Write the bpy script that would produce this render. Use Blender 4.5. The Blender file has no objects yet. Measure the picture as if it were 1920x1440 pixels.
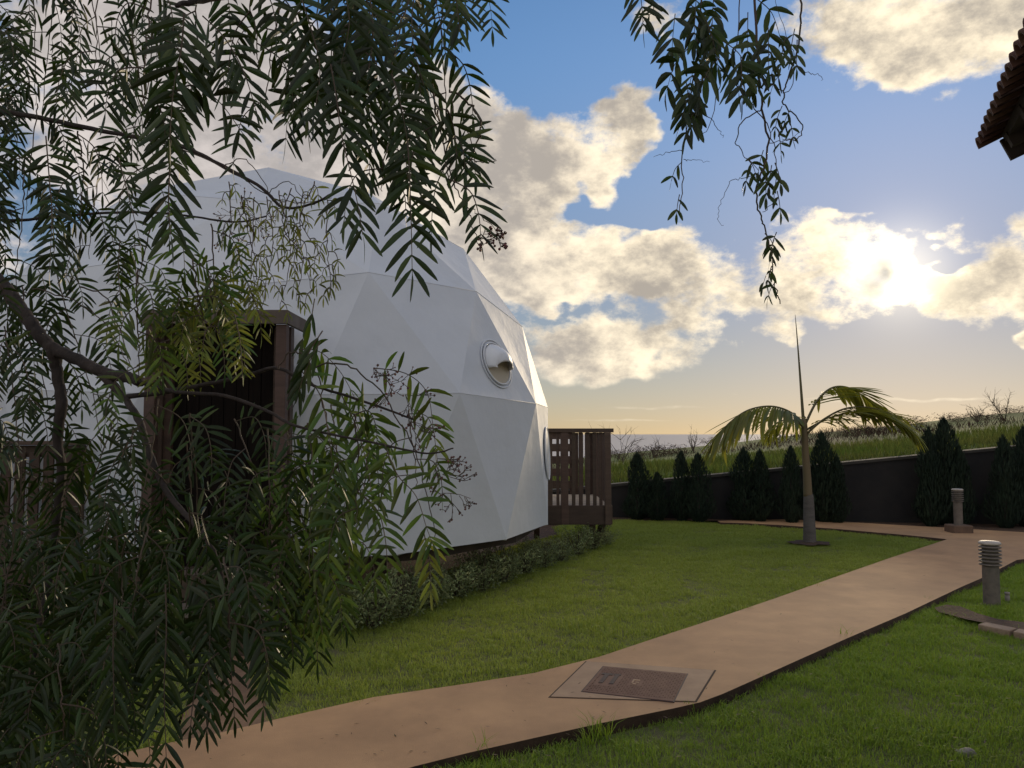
import bpy, bmesh, math, random
import numpy as np
from mathutils import Vector, Matrix, Quaternion, noise as mnoise

# ------------------------------------------------------------------ camera
SC = bpy.context.scene
COL = SC.collection
FPX, HORIZON, EYE = 1480.0, 812.0, 1.6            # focal length and sea horizon measured on the 1920 x 1440 photograph
PITCH = math.atan2(HORIZON - 720.0, FPX)
cam = bpy.data.objects.new('camera', bpy.data.cameras.new('camera'))
COL.objects.link(cam); SC.camera = cam
cam.data.sensor_width = 36.0
cam.data.lens = 36.0 * FPX / 1920.0
cam.data.clip_start = 0.05; cam.data.clip_end = 300000.0
cam.location = (0, 0, EYE)
cam.rotation_euler = (math.radians(90) + PITCH, 0, 0)

def ray(px, py):
    """direction, scaled to one metre of depth along +Y, of a measured image point"""
    x = (px - 960.0) / FPX; u = (720.0 - py) / FPX
    d = Vector((x, math.cos(PITCH) - u * math.sin(PITCH), math.sin(PITCH) + u * math.cos(PITCH)))
    return d / d.y
def at(px, py, depth):
    return Vector((0, 0, EYE)) + ray(px, py) * depth
def gp(px, py, z=0.0):
    d = ray(px, py)
    return Vector((0, 0, EYE)) + d * ((z - EYE) / d.z)

# ------------------------------------------------------------------ sky, sun, exposure
SUN_DIR = ray(1690, 508).normalized()
SUN_EL = math.asin(SUN_DIR.z); SUN_AZ = math.atan2(SUN_DIR.x, SUN_DIR.y)

def build_world():
    w = bpy.data.worlds.new('World'); SC.world = w; w.use_nodes = True
    nt = w.node_tree; N = nt.nodes; L = nt.links
    N.clear()
    def val(sock, v):
        if hasattr(v, 'node'): L.new(v, sock)
        elif v is not None: sock.default_value = v
    def M(op, a, b=None, c=None, clamp=False):
        n = N.new('ShaderNodeMath'); n.operation = op; n.use_clamp = clamp
        val(n.inputs[0], a); val(n.inputs[1], b)
        if c is not None: val(n.inputs[2], c)
        return n.outputs[0]
    def V(op, a, b=None, c=None, out=0):
        n = N.new('ShaderNodeVectorMath'); n.operation = op
        val(n.inputs[0], a)
        if b is not None: val(n.inputs[1], b)
        if c is not None: val(n.inputs[2], c)
        return n.outputs[out]
    def scale(a, s):
        n = N.new('ShaderNodeVectorMath'); n.operation = 'SCALE'; val(n.inputs[0], a); val(n.inputs['Scale'], s); return n.outputs[0]
    def smooth(x, a, b, lo=0.0, hi=1.0):
        n = N.new('ShaderNodeMapRange'); n.interpolation_type = 'SMOOTHSTEP'
        val(n.inputs[0], x); val(n.inputs[1], a); val(n.inputs[2], b); val(n.inputs[3], lo); val(n.inputs[4], hi); return n.outputs[0]
    def mix(f, a, b):
        n = N.new('ShaderNodeMix'); n.data_type = 'RGBA'; n.clamp_factor = True
        val(n.inputs[0], f); val(n.inputs[6], a); val(n.inputs[7], b); return n.outputs[2]
    def noise(vec, sc, det=6, rough=.55, dist=0.0):
        n = N.new('ShaderNodeTexNoise'); val(n.inputs['Vector'], vec); n.inputs['Scale'].default_value = sc
        n.inputs['Detail'].default_value = det; n.inputs['Roughness'].default_value = rough; n.inputs['Distortion'].default_value = dist
        return n.outputs
    tc = N.new('ShaderNodeTexCoord'); d = tc.outputs['Generated']
    sx = N.new('ShaderNodeSeparateXYZ'); L.new(d, sx.inputs[0])
    DEG = 180 / math.pi
    el = M('MULTIPLY', M('ARCSINE', sx.outputs[2]), DEG)
    az = M('MULTIPLY', M('ARCTAN2', sx.outputs[0], sx.outputs[1]), DEG)
    # clear sky
    s = N.new('ShaderNodeTexSky'); s.sky_type = 'NISHITA'; s.sun_disc = False
    s.sun_elevation = SUN_EL; s.sun_rotation = SUN_AZ
    s.air_density = 1.0; s.dust_density = 0.12; s.ozone_density = 2.0; s.altitude = 300
    sky = s.outputs[0]
    sky = scale(sky, SKY_K)
    # photographic roll-off of the bright band round the low sun, and the camera's stronger blue aloft
    sky = V('DIVIDE', sky, V('MULTIPLY_ADD', sky, (1.15, 1.25, .95), (1.15, 1.15, 1.15)))
    hs = N.new('ShaderNodeHueSaturation'); L.new(smooth(el, 4.0, 26.0, 1.0, 1.22), hs.inputs['Saturation'])
    L.new(sky, hs.inputs['Color']); sky = scale(V('MULTIPLY', hs.outputs[0], (1.02, 1.0, 1.07)), smooth(el, 6.0, 28.0, .96, 1.72))
    sky = V('MULTIPLY', sky, mix(smooth(el, 2.0, 13.0), (1.06, 1.01, .84, 1), (1, 1, 1, 1)))
    # clouds: soft bodies at measured bearings, broken up by turbulence
    nv = V('MULTIPLY', d, (1.0, 1.0, 1.5))
    w1 = noise(nv, 6.0, 2, .5)['Color']; w2 = noise(nv, 22.0, 2, .55)['Color']
    wv = V('ADD', scale(V('SUBTRACT', w1, (.5, .5, .5)), 6.0), scale(V('SUBTRACT', w2, (.5, .5, .5)), 4.2))
    cb = N.new('ShaderNodeCombineXYZ'); L.new(az, cb.inputs[0]); L.new(el, cb.inputs[1])
    detk = smooth(el, 1.0, 6.0, .12, 1.0)
    p = V('ADD', cb.outputs[0], scale(V('MULTIPLY', wv, (1.0, .75, 0.0)), detk))
    blobs = [
        (150,140,330,260,1.1), (420,150,210,220,1.0), (560,260,200,150,1.0), (760,270,130,120,1.0), (890,200,70,75,.95), (960,250,80,70,.9),
        (1000,310,110,80,.9), (1070,280,80,50,.75), (1185,195,62,34,1.05), (1185,270,45,60,.85), (1130,300,60,55,.8),
        (880,400,160,130,1.0), (1000,440,100,85,.85), (1060,510,110,52,.85), (1235,478,100,55,1.15), (1150,500,80,50,.8),
        (1330,490,40,25,.6), (1200,550,70,22,.5), (660,480,250,150,1.0),
        (1060,660,80,50,1.1), (1165,660,95,42,1.0), (1250,655,75,38,.8), (1295,592,42,24,.95), (1120,712,60,20,.8), (1190,605,60,22,.5),
        (1365,575,45,22,.35), (1500,450,65,34,.8), (1520,515,62,38,1.1), (1610,465,60,36,.75), (1650,520,50,50,.8), (1720,550,60,34,.75), (1770,455,30,16,.6), (1790,540,50,30,.5),
        (1860,520,90,50,1.1), (1960,505,90,55,1.0), (1592,592,45,24,.85), (1440,618,42,22,.75), (1480,575,60,25,.5), (1415,520,45,35,.3), (1350,530,60,30,.4),
        (1590,70,95,60,1.0), (1700,85,110,65,1.0), (1830,60,100,50,.8), (1660,150,80,25,.55), (1480,40,70,45,.85), (1890,25,80,40,.8), (1215,35,60,42,.72),
        (1885,636,26,8,1.0), (1590,402,50,11,.6),
        (1200,768,230,5,.5), (1560,750,190,4,.42), (1800,748,130,4,.46), (1150,790,170,4,.55), (1480,780,220,4,.45), (1380,742,40,3,.5),
        (1095,392,40,24,-.9), (1185,408,50,20,-.6), (1040,575,70,12,-.5), (1230,350,60,45,-.7), (1360,270,130,120,-.6), (1290,400,80,25,-.4), (1735,478,45,16,-.7), (1660,590,40,14,-.3), (700,30,120,60,-.9), (1000,70,150,90,-.8)]
    acc = None
    for (bx, by, rx, ry, wt) in blobs:
        v0 = ray(bx, by).normalized()
        a0 = math.degrees(math.atan2(v0.x, v0.y)); e0 = math.degrees(math.asin(v0.z))
        ia = FPX / (rx * DEG) ; ie = FPX / (ry * DEG)
        q = V('MULTIPLY_ADD', p, (ia, ie, 0), (-a0 * ia, -e0 * ie, 0))
        q = V('DOT_PRODUCT', q, q, out=1)
        g = M('POWER', 0.42, q)
        acc = M('MULTIPLY', g, wt) if acc is None else M('MULTIPLY_ADD', g, wt, acc)
    # broken, brightened cloud goes on all round, outside the part of the sky measured
    cen = ray(960, 300).normalized()
    ang = M('MULTIPLY', M('ARCCOSINE', V('DOT_PRODUCT', d, tuple(cen), out=1)), DEG)
    away = smooth(ang, 38, 62)
    big = noise(nv, 2.3, 2, .5)['Fac']
    gen = M('MULTIPLY', smooth(big, .36, .58), smooth(el, 1.0, 6.0))
    dens = M('ADD', M('MULTIPLY', acc, M('SUBTRACT', 1.0, away)), M('MULTIPLY', gen, away))
    dens = M('SUBTRACT', 1.0, M('POWER', .30, M('MAXIMUM', dens, -.5)))
    f1 = noise(nv, 9.0, 9, .64)['Fac']
    f2 = noise(nv, 20.0, 7, .68)['Fac']
    det = M('ADD', M('MULTIPLY', M('SUBTRACT', f1, .5), 1.7), M('MULTIPLY', M('SUBTRACT', f2, .5), .75))
    tot = M('ADD', dens, M('MULTIPLY', det, detk))
    alpha = smooth(tot, .36, .74)
    # self-shadowing: compare with the cloud a little way towards the sun
    nv2 = V('ADD', nv, scale(V('SUBTRACT', tuple(SUN_DIR), d), .055))
    f1b = noise(nv2, 9.0, 6, .60)['Fac']
    f3 = noise(nv, 7.0, 3, .5)['Fac']
    relief = M('SUBTRACT', f1b, f1)
    thick = smooth(M('ADD', M('MULTIPLY', M('SUBTRACT', tot, .45), .45), M('ADD', M('MULTIPLY', relief, 1.5), M('ADD', M('MULTIPLY', M('SUBTRACT', f3, .5), 1.2), M('MULTIPLY', M('SUBTRACT', f2, .5), .45)))), -.14, .46)
    # angle from the sun
    sa = M('MULTIPLY', M('ARCCOSINE', M('MINIMUM', V('DOT_PRODUCT', d, tuple(SUN_DIR), out=1), .9999999)), DEG)
    near = M('POWER', 2.718, M('MULTIPLY', M('MULTIPLY', sa, sa), -1 / (14.0 ** 2)))
    far_ = smooth(sa, 15, 45)
    # backlit cloud: thin edges bright and warm, thick cores grey; farther round cooler
    front = smooth(sa, 55, 105)  # cloud behind the view brightened to throw more light on the ground
    rim = mix(front, mix(far_, (.92, .79, .58, 1), (.53, .48, .455, 1)), (.80, .73, .65, 1))
    core = mix(front, mix(far_, (.33, .295, .255, 1), (.33, .305, .295, 1)), (.58, .53, .475, 1))
    ccol = mix(thick, rim, core)
    # aureole round the veiled sun
    glow = M('POWER', 2.718, M('MULTIPLY', M('POWER', M('DIVIDE', sa, 2.7), 2.0), -1.0))
    gl2 = M('POWER', 2.718, M('MULTIPLY', sa, -1 / 5.5))
    gcol = V('ADD', scale((1.0, .86, .56), M('MULTIPLY', glow, 2.0)), scale((1.0, .78, .42), M('MULTIPLY', gl2, .22)))
    cl = V('ADD', V('MULTIPLY', ccol, (1, 1, 1)), V('MULTIPLY', gcol, scale((1, 1, 1), M('MULTIPLY_ADD', thick, -.45, 1.0))))
    v0 = ray(1645, 512).normalized(); a0 = math.degrees(math.atan2(v0.x, v0.y)); e0 = math.degrees(math.asin(v0.z))   # the dark scrap of cloud before the sun
    q = V('MULTIPLY_ADD', V('ADD', cb.outputs[0], scale(wv, .45)), (1 / 1.05, 1 / 1.4, 0), (-a0 / 1.05, -e0 / 1.4, 0)); q = V('DOT_PRODUCT', q, q, out=1)
    cl = mix(M('MULTIPLY', M('POWER', .30, q), .93), cl, (.40, .38, .35, 1))
    skyc = V('ADD', sky, scale(gcol, .22))
    out = mix(alpha, skyc, cl)
    bg = N.new('ShaderNodeBackground'); L.new(out, bg.inputs[0]); bg.inputs[1].default_value = 1.0
    # strength of the whole sky: the physical sky enters at SKY_K, the cloud at its own brightness
    o = N.new('ShaderNodeOutputWorld'); L.new(bg.outputs[0], o.inputs[0])
    w.cycles.sampling_method = 'MANUAL'; w.cycles.sample_map_resolution = 1024
SKY_K = 0.085
build_world()

sun = bpy.data.lights.new('sun', 'SUN'); sun.energy = 1.5; sun.angle = math.radians(12); sun.color = (1.0, .80, .53)
sun_o = bpy.data.objects.new('sun', sun); COL.objects.link(sun_o)
sun_o.rotation_euler = SUN_DIR.to_track_quat('Z', 'Y').to_euler(); sun_o.location = (6, 8, 12)
SC.view_settings.view_transform = 'Standard'; SC.view_settings.look = 'None'
SC.view_settings.exposure = 0.46; SC.view_settings.gamma = 1.0; SC.view_settings.use_curve_mapping = False

# ------------------------------------------------------------------ helpers
R = random.Random(7)
UP = Vector((0, 0, 1))

def link(o, parent=None):
    COL.objects.link(o)
    if parent is not None: o.parent = parent
    return o
def mesh(name, verts, faces, m, smooth=False):
    me = bpy.data.meshes.new(name)
    me.from_pydata([tuple(v) for v in verts], [], faces)
    if m: me.materials.append(m)
    if smooth: me.polygons.foreach_set('use_smooth', [True] * len(me.polygons))
    me.update()
    return me
def obj(name, verts, faces, m, parent=None, smooth=False):
    return link(bpy.data.objects.new(name, mesh(name, verts, faces, m, smooth)), parent)
def inst(name, me, parent=None, mw=None):
    o = bpy.data.objects.new(name, me); link(o, parent)
    if mw is not None: o.matrix_local = mw
    return o
def empty(name, loc=(0, 0, 0)):
    o = bpy.data.objects.new(name, None); o.empty_display_size = .1; o.location = loc
    return link(o)
def tag(o, label=None, cat=None, group=None, kind=None):
    if label: o['label'] = label
    if cat: o['category'] = cat
    if group: o['group'] = group
    if kind: o['kind'] = kind
    return o

class MB:
    """collects boxes, tubes and sheets into one mesh"""
    def __init__(s): s.v = []; s.f = []
    def add(s, vs, fs):
        n = len(s.v); s.v += [Vector(v) for v in vs]; s.f += [tuple(i + n for i in f) for f in fs]
    def box(s, c, size, M3=None, bev=.0):
        c = Vector(c); a, b, d = [x / 2 for x in size]
        P = [Vector((x, y, z)) for x in (-a, a) for y in (-b, b) for z in (-d, d)]
        if M3 is not None: P = [M3 @ p for p in P]
        s.add([c + p for p in P], [(0, 1, 3, 2), (4, 6, 7, 5), (0, 4, 5, 1), (2, 3, 7, 6), (0, 2, 6, 4), (1, 5, 7, 3)])
    def bar(s, p, q, w, t, up=UP):
        p = Vector(p); q = Vector(q); x = (q - p); l = x.length; x.normalize()
        y = up.cross(x)
        if y.length < 1e-4: y = Vector((0, 1, 0)).cross(x)
        y.normalize(); z = x.cross(y)
        M3 = Matrix((x, y, z)).transposed()
        s.box((p + q) / 2, (l, w, t), M3)
    def tube(s, pts, rad, n=8, cap=True):
        pts = [Vector(p) for p in pts]; rings = []
        ref = None
        for i, p in enumerate(pts):
            t = (pts[min(i + 1, len(pts) - 1)] - pts[max(i - 1, 0)]).normalized()
            if ref is None: ref = t.orthogonal().normalized()
            ref = (ref - t * ref.dot(t)).normalized(); b = t.cross(ref)
            r = rad[i] if hasattr(rad, '__len__') else rad
            rings.append([p + (ref * math.cos(k * 2 * math.pi / n) + b * math.sin(k * 2 * math.pi / n)) * r for k in range(n)])
        vs = [v for g in rings for v in g]; fs = []
        for i in range(len(pts) - 1):
            for k in range(n):
                fs.append((i * n + k, i * n + (k + 1) % n, (i + 1) * n + (k + 1) % n, (i + 1) * n + k))
        if cap:
            fs.append(tuple(reversed(range(n)))); fs.append(tuple(range((len(pts) - 1) * n, len(pts) * n)))
        s.add(vs, fs)
    def lathe(s, c, prof, n=24):
        c = Vector(c); vs = []; fs = []
        for (r, z) in prof:
            for k in range(n):
                a = k * 2 * math.pi / n; vs.append(c + Vector((r * math.cos(a), r * math.sin(a), z)))
        for i in range(len(prof) - 1):
            for k in range(n):
                fs.append((i * n + k, i * n + (k + 1) % n, (i + 1) * n + (k + 1) % n, (i + 1) * n + k))
        s.add(vs, fs)
    def build(s, name, m, parent=None, smooth=False, bevel=0.0):
        o = obj(name, s.v, s.f, m, parent, smooth)
        if bevel:
            b = o.modifiers.new('bevel', 'BEVEL'); b.width = bevel; b.segments = 2; b.limit_method = 'ANGLE'
        return o

def catmull(pts, n=6):
    pts = [Vector(p) for p in pts]; out = []
    for i in range(len(pts) - 1):
        p0 = pts[max(i - 1, 0)]; p1 = pts[i]; p2 = pts[i + 1]; p3 = pts[min(i + 2, len(pts) - 1)]
        for k in range(n):
            t = k / n
            out.append(.5 * ((2 * p1) + (p2 - p0) * t + (2 * p0 - 5 * p1 + 4 * p2 - p3) * t * t + (3 * p1 - p0 - 3 * p2 + p3) * t ** 3))
    out.append(pts[-1]); return out

# ------------------------------------------------------------------ materials
def mat(name, c1, c2=None, rough=.7, scale=8.0, detail=5, bump=0.0, bscale=60.0, spec=.5, trans=0.0, tcol=None, island=0.0, objrand=0.0, stretch=None, metal=0.0, coat=0.0, extra=None, lo=.35, hi=.65, bdist=.01, coords='Object'):
    m = bpy.data.materials.new(name); m.use_nodes = True
    nt = m.node_tree; N = nt.nodes; L = nt.links; N.clear()
    out = N.new('ShaderNodeOutputMaterial'); b = N.new('ShaderNodeBsdfPrincipled')
    b.inputs['Roughness'].default_value = rough; b.inputs['Specular IOR Level'].default_value = spec; b.inputs['Metallic'].default_value = metal
    b.inputs['Coat Weight'].default_value = coat
    tc = N.new('ShaderNodeTexCoord'); vec = tc.outputs[coords]
    if coords == 'World':
        pass
    if stretch:
        mp = N.new('ShaderNodeMapping'); mp.inputs['Scale'].default_value = stretch; L.new(vec, mp.inputs[0]); vec = mp.outputs[0]
    col = None
    if c2 is not None:
        n = N.new('ShaderNodeTexNoise'); n.inputs['Scale'].default_value = scale; n.inputs['Detail'].default_value = detail; n.inputs['Roughness'].default_value = .6
        L.new(vec, n.inputs['Vector'])
        mr = N.new('ShaderNodeMapRange'); mr.inputs[1].default_value = lo; mr.inputs[2].default_value = hi; L.new(n.outputs['Fac'], mr.inputs[0])
        mx = N.new('ShaderNodeMix'); mx.data_type = 'RGBA'; L.new(mr.outputs[0], mx.inputs[0])
        mx.inputs[6].default_value = (*c1, 1); mx.inputs[7].default_value = (*c2, 1); col = mx.outputs[2]
    else:
        rgb = N.new('ShaderNodeRGB'); rgb.outputs[0].default_value = (*c1, 1); col = rgb.outputs[0]
    if extra is not None:                       # second, finer or larger stain: (colour, scale, lo, hi, amount)
        ec, es, el_, eh, ea = extra
        n2 = N.new('ShaderNodeTexNoise'); n2.inputs['Scale'].default_value = es; n2.inputs['Detail'].default_value = 6; n2.inputs['Roughness'].default_value = .65; L.new(vec, n2.inputs['Vector'])
        m2 = N.new('ShaderNodeMapRange'); m2.inputs[1].default_value = el_; m2.inputs[2].default_value = eh; m2.inputs[4].default_value = ea; L.new(n2.outputs['Fac'], m2.inputs[0])
        mx2 = N.new('ShaderNodeMix'); mx2.data_type = 'RGBA'; L.new(m2.outputs[0], mx2.inputs[0]); L.new(col, mx2.inputs[6]); mx2.inputs[7].default_value = (*ec, 1); col = mx2.outputs[2]
    if island or objrand:
        if island: g = N.new('ShaderNodeNewGeometry'); r = g.outputs['Random Per Island']; amt = island
        else: g = N.new('ShaderNodeObjectInfo'); r = g.outputs['Random']; amt = objrand
        hs = N.new('ShaderNodeHueSaturation')
        a = N.new('ShaderNodeMapRange'); a.inputs[3].default_value = 1 - amt; a.inputs[4].default_value = 1 + amt; L.new(r, a.inputs[0]); L.new(a.outputs[0], hs.inputs['Value'])
        k = N.new('ShaderNodeMath'); k.operation = 'MULTIPLY'; k.inputs[1].default_value = 7.31; L.new(r, k.inputs[0])
        fr = N.new('ShaderNodeMath'); fr.operation = 'FRACT'; L.new(k.outputs[0], fr.inputs[0])
        h = N.new('ShaderNodeMapRange'); h.inputs[3].default_value = .5 - amt * .06; h.inputs[4].default_value = .5 + amt * .05; L.new(fr.outputs[0], h.inputs[0]); L.new(h.outputs[0], hs.inputs['Hue'])
        L.new(col, hs.inputs['Color']); col = hs.outputs[0]
    L.new(col, b.inputs['Base Color'])
    if bump:
        nb = N.new('ShaderNodeTexNoise'); nb.inputs['Scale'].default_value = bscale; nb.inputs['Detail'].default_value = 5; L.new(vec, nb.inputs['Vector'])
        bp = N.new('ShaderNodeBump'); bp.inputs['Strength'].default_value = bump; bp.inputs['Distance'].default_value = bdist
        L.new(nb.outputs['Fac'], bp.inputs['Height']); L.new(bp.outputs[0], b.inputs['Normal'])
    sh = b.outputs[0]
    if trans:
        t = N.new('ShaderNodeBsdfTranslucent')
        if tcol:
            tm = N.new('ShaderNodeMix'); tm.data_type = 'RGBA'; tm.blend_type = 'MULTIPLY'; tm.inputs[0].default_value = 1; L.new(col, tm.inputs[6]); tm.inputs[7].default_value = (*tcol, 1); L.new(tm.outputs[2], t.inputs[0])
        else: L.new(col, t.inputs[0])
        ms = N.new('ShaderNodeMixShader'); ms.inputs[0].default_value = trans; L.new(sh, ms.inputs[1]); L.new(t.outputs[0], ms.inputs[2]); sh = ms.outputs[0]
    L.new(sh, out.inputs[0])
    return m

m_soil = mat('garden_soil', (.10, .055, .032), (.055, .032, .02), .95, 9, bump=.8, bscale=40, bdist=.03)
m_path = mat('coloured_concrete', (.52, .31, .16), (.42, .25, .128), .85, 1.9, 9, bump=.45, bscale=170, bdist=.004, extra=((.31, .18, .095), .9, .44, .66, .7))
m_path_side = mat('earth_stained_concrete', (.045, .028, .018), (.085, .05, .032), .95, 9, 6, bump=.5, bscale=40)
m_slab = mat('hatch_concrete', (.42, .28, .175), (.33, .215, .135), .85, 5, 7, bump=.35, bscale=140, bdist=.004)
m_slab_dk = mat('dark_concrete', (.16, .10, .068), (.11, .07, .05), .9, 8, bump=.3)  # darker concrete for the far bollard's pad
m_joint = mat('open_joint', (.035, .022, .016), (.06, .035, .022), .95, 20)
m_iron = mat('cast_iron_brown', (.155, .085, .062), (.20, .115, .08), .8, 9, spec=.25)
m_iron_dk = mat('cast_iron_dark', (.045, .026, .022), (.07, .04, .03), .7, 9)
m_grassroot = mat('lawn_thatch', (.11, .125, .04), (.15, .14, .06), .95, 6, bump=.9, bscale=90, bdist=.03)
m_membrane = mat('white_membrane', (.665, .69, .735), (.63, .655, .70), .58, 2.2, 4, bump=.22, bscale=4.5, bdist=.05, spec=.3, extra=((.59, .60, .615), 1.1, .55, .85, .35))
m_seam = mat('membrane_seam', (.63, .65, .69), None, .5)
m_hood = mat('vent_hood_fabric', (.74, .755, .78), (.68, .69, .72), .5, 5, bump=.35, bscale=9, bdist=.03)
m_hood_in = mat('vent_hood_lining', (.50, .44, .34), None, .8)
m_wood = mat('stained_timber', (.068, .042, .030), (.095, .060, .043), .72, 3, 6, bump=.35, bscale=30, stretch=(1, 1, 6), bdist=.004, objrand=.22)
m_wood_dk = mat('dark_timber', (.045, .026, .017), (.075, .045, .028), .75, 3, 6, bump=.3, bscale=30, stretch=(1, 1, 6), bdist=.004, objrand=.2)
m_wood_gr = mat('weathered_timber', (.15, .12, .10), (.10, .075, .06), .8, 4, 6, bump=.3, bscale=40, bdist=.004)
m_deck = mat('pale_deck_board', (.42, .35, .28), (.32, .26, .2), .75, 4, bump=.2, objrand=.15)
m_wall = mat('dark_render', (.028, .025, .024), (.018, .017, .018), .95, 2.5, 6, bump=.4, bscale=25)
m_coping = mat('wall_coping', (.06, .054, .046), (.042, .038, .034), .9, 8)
m_galv = mat('weathered_galvanised', (.20, .17, .145), (.13, .112, .098), .7, 14, 6, bump=.15, bscale=90, metal=.35, bdist=.003)
m_cap = mat('bollard_cap', (.48, .43, .38), (.36, .32, .28), .6, 12)
m_lens = mat('bollard_lens', (.16, .14, .12), None, .5)
m_stone = mat('grey_stone', (.30, .27, .24), (.20, .18, .16), .9, 14, bump=.5, bscale=30)
m_block = mat('edging_concrete', (.33, .24, .175), (.24, .17, .12), .9, 14, bump=.5, bscale=60)
m_palmleaf = mat('palm_leaflet', (.14, .165, .034), (.17, .185, .045), .5, 3, spec=.4, trans=.45, tcol=(1.5, 1.35, .6), objrand=.25)
m_palmrib = mat('palm_rachis', (.10, .085, .035), None, .6)
m_shaft = mat('palm_crownshaft', (.17, .12, .065), (.12, .10, .05), .6, 5, stretch=(1, 1, .2))
m_ptrunk = mat('palm_trunk', (.14, .122, .115), (.09, .08, .075), .85, 6, bump=.3, bscale=25, stretch=(1, 1, 5))
m_cyp = mat('cypress_foliage', (.026, .042, .024), (.014, .026, .018), .8, 3, island=.4, trans=.12, objrand=0, spec=.25)
m_bark = mat('brown_bark', (.055, .040, .034), (.026, .020, .018), .9, 18, 6, bump=.9, bscale=45, stretch=(1, 1, .5), bdist=.012)
m_twig = mat('thin_twig', (.085, .055, .042), (.06, .05, .03), .8, 12)
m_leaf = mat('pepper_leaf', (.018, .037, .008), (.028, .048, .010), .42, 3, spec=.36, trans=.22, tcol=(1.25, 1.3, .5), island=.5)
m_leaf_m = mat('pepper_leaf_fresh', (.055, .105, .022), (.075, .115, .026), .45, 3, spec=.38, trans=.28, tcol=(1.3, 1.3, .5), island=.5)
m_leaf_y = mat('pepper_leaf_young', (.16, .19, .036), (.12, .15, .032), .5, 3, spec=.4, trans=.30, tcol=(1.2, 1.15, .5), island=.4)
m_berry = mat('pink_peppercorn', (.16, .05, .045), (.09, .045, .03), .5, 20, island=.4)
m_shrub = mat('grey_green_shrub', (.255, .29, .14), (.20, .25, .11), .85, 3, island=.45, trans=.3, spec=.2)
m_field = mat('field_turf', (.10, .15, .03), (.14, .145, .045), .95, .35, 6, bump=.9, bscale=6, bdist=.1, extra=((.105, .068, .042), .16, .50, .66, .8))
m_tallgrass = mat('tall_field_grass', (.10, .15, .026), (.14, .15, .04), .8, .5, island=.35, trans=.35, spec=.15)
m_brush = mat('dry_brush', (.075, .045, .034), (.055, .042, .03), .95, 1.2, island=.5, trans=.05, spec=.05)
m_sea = mat('hazed_sea_water', (.48, .44, .42), None, .6, spec=.3)  # haze over the water is put into this pale base colour
m_tile = mat('clay_roof_tile', (.13, .062, .042), (.085, .042, .03), .85, 6, objrand=.3)
m_eave = mat('eave_timber', (.05, .035, .026), (.03, .022, .018), .85, 6)
m_white = mat('white_plaster', (.42, .40, .37), (.36, .34, .31), .9, 4)
m_doorway_shade = mat('unlit_doorway_board', (.007, .005, .004), (.012, .008, .006), .8, 3, stretch=(8, 8, 1), spec=.1)  # near-black: the doorway's unlit inside put into the colour
m_glass = mat('dark_window_film', (.03, .035, .04), None, .12)

# ------------------------------------------------------------------ land and sea
def wall_y(x): return 15.5 - .17 * (x - 1.74)
def wall_top(x): return max(.15, .595 + .107 * (x - 1.74))

tag(obj('ground', [(-70, -30, -.14), (40, -30, -.14), (40, wall_y(40) + .1, -.14), (-70, wall_y(-70) + .1, -.14)], [(0, 1, 2, 3)], m_soil), kind='structure')

def field_z(x, y):
    d = y - wall_y(x)
    z = .53 + .106 * (min(x, 70) - 1.74) + .04 * mnoise.noise(Vector((x * .25, y * .25, 0))) * min(1, d / 3) * 2.2
    z = max(z, .05 + .01 * x)
    crest = 30 + 3.0 * mnoise.noise(Vector((x * .07, 3.1, 0)))
    if y > crest: z -= (y - crest) * (.12 + .0022 * (y - crest))
    return z
vs = []; fs = []; nx = 110
xs = [-130 + 260 * (i / nx) for i in range(nx + 1)]
ds = [0.12] + [.12 + .5 * j for j in range(1, 40)] + [20 + 3 * j for j in range(1, 30)] + [120, 160, 220, 300, 380]
xs = sorted(set([-130, -100, -80, -60, -50, -40, -30, -20, -15] + [-10 + .55 * i for i in range(100)] + [48, 52, 58, 65, 75, 90, 110, 140]))
for d in ds:
    for x in xs: vs.append((x, wall_y(x) + d, field_z(x, wall_y(x) + d)))
n = len(xs)
for j in range(len(ds) - 1):
    for i in range(n - 1): fs.append((j * n + i, j * n + i + 1, (j + 1) * n + i + 1, (j + 1) * n + i))
tag(obj('field', vs, fs, m_field, smooth=True), kind='structure')
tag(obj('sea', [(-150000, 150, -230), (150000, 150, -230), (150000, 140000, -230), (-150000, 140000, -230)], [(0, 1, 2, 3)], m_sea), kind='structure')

# retaining wall along the far side of the garden
w = empty('garden_wall', (1.74, wall_y(1.74), -.14)); tag(w, 'low dark retaining wall with sloping top behind the cypresses', 'wall')
def wall_strip(x0, x1, t0, t1, z0f, z1f, nseg):
    v = []; f = []
    for i in range(nseg + 1):
        x = x0 + (x1 - x0) * i / nseg; y = wall_y(x)
        for (t, zf) in ((t0, z0f), (t1, z0f), (t1, z1f), (t0, z1f)):
            v.append((x - 1.74, y + t - wall_y(1.74), zf(x) + .14))
    for i in range(nseg):
        for k in range(4): f.append((i * 4 + k, i * 4 + (k + 1) % 4, (i + 1) * 4 + (k + 1) % 4, (i + 1) * 4 + k))
    f.append((3, 2, 1, 0)); f.append(tuple(nseg * 4 + k for k in range(4)))
    return v, f
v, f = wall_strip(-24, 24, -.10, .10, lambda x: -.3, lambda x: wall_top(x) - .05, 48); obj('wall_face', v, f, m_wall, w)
v, f = wall_strip(-24.05, 24.05, -.13, .13, lambda x: wall_top(x) - .05, lambda x: wall_top(x), 48); obj('coping', v, f, m_coping, w)

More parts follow.
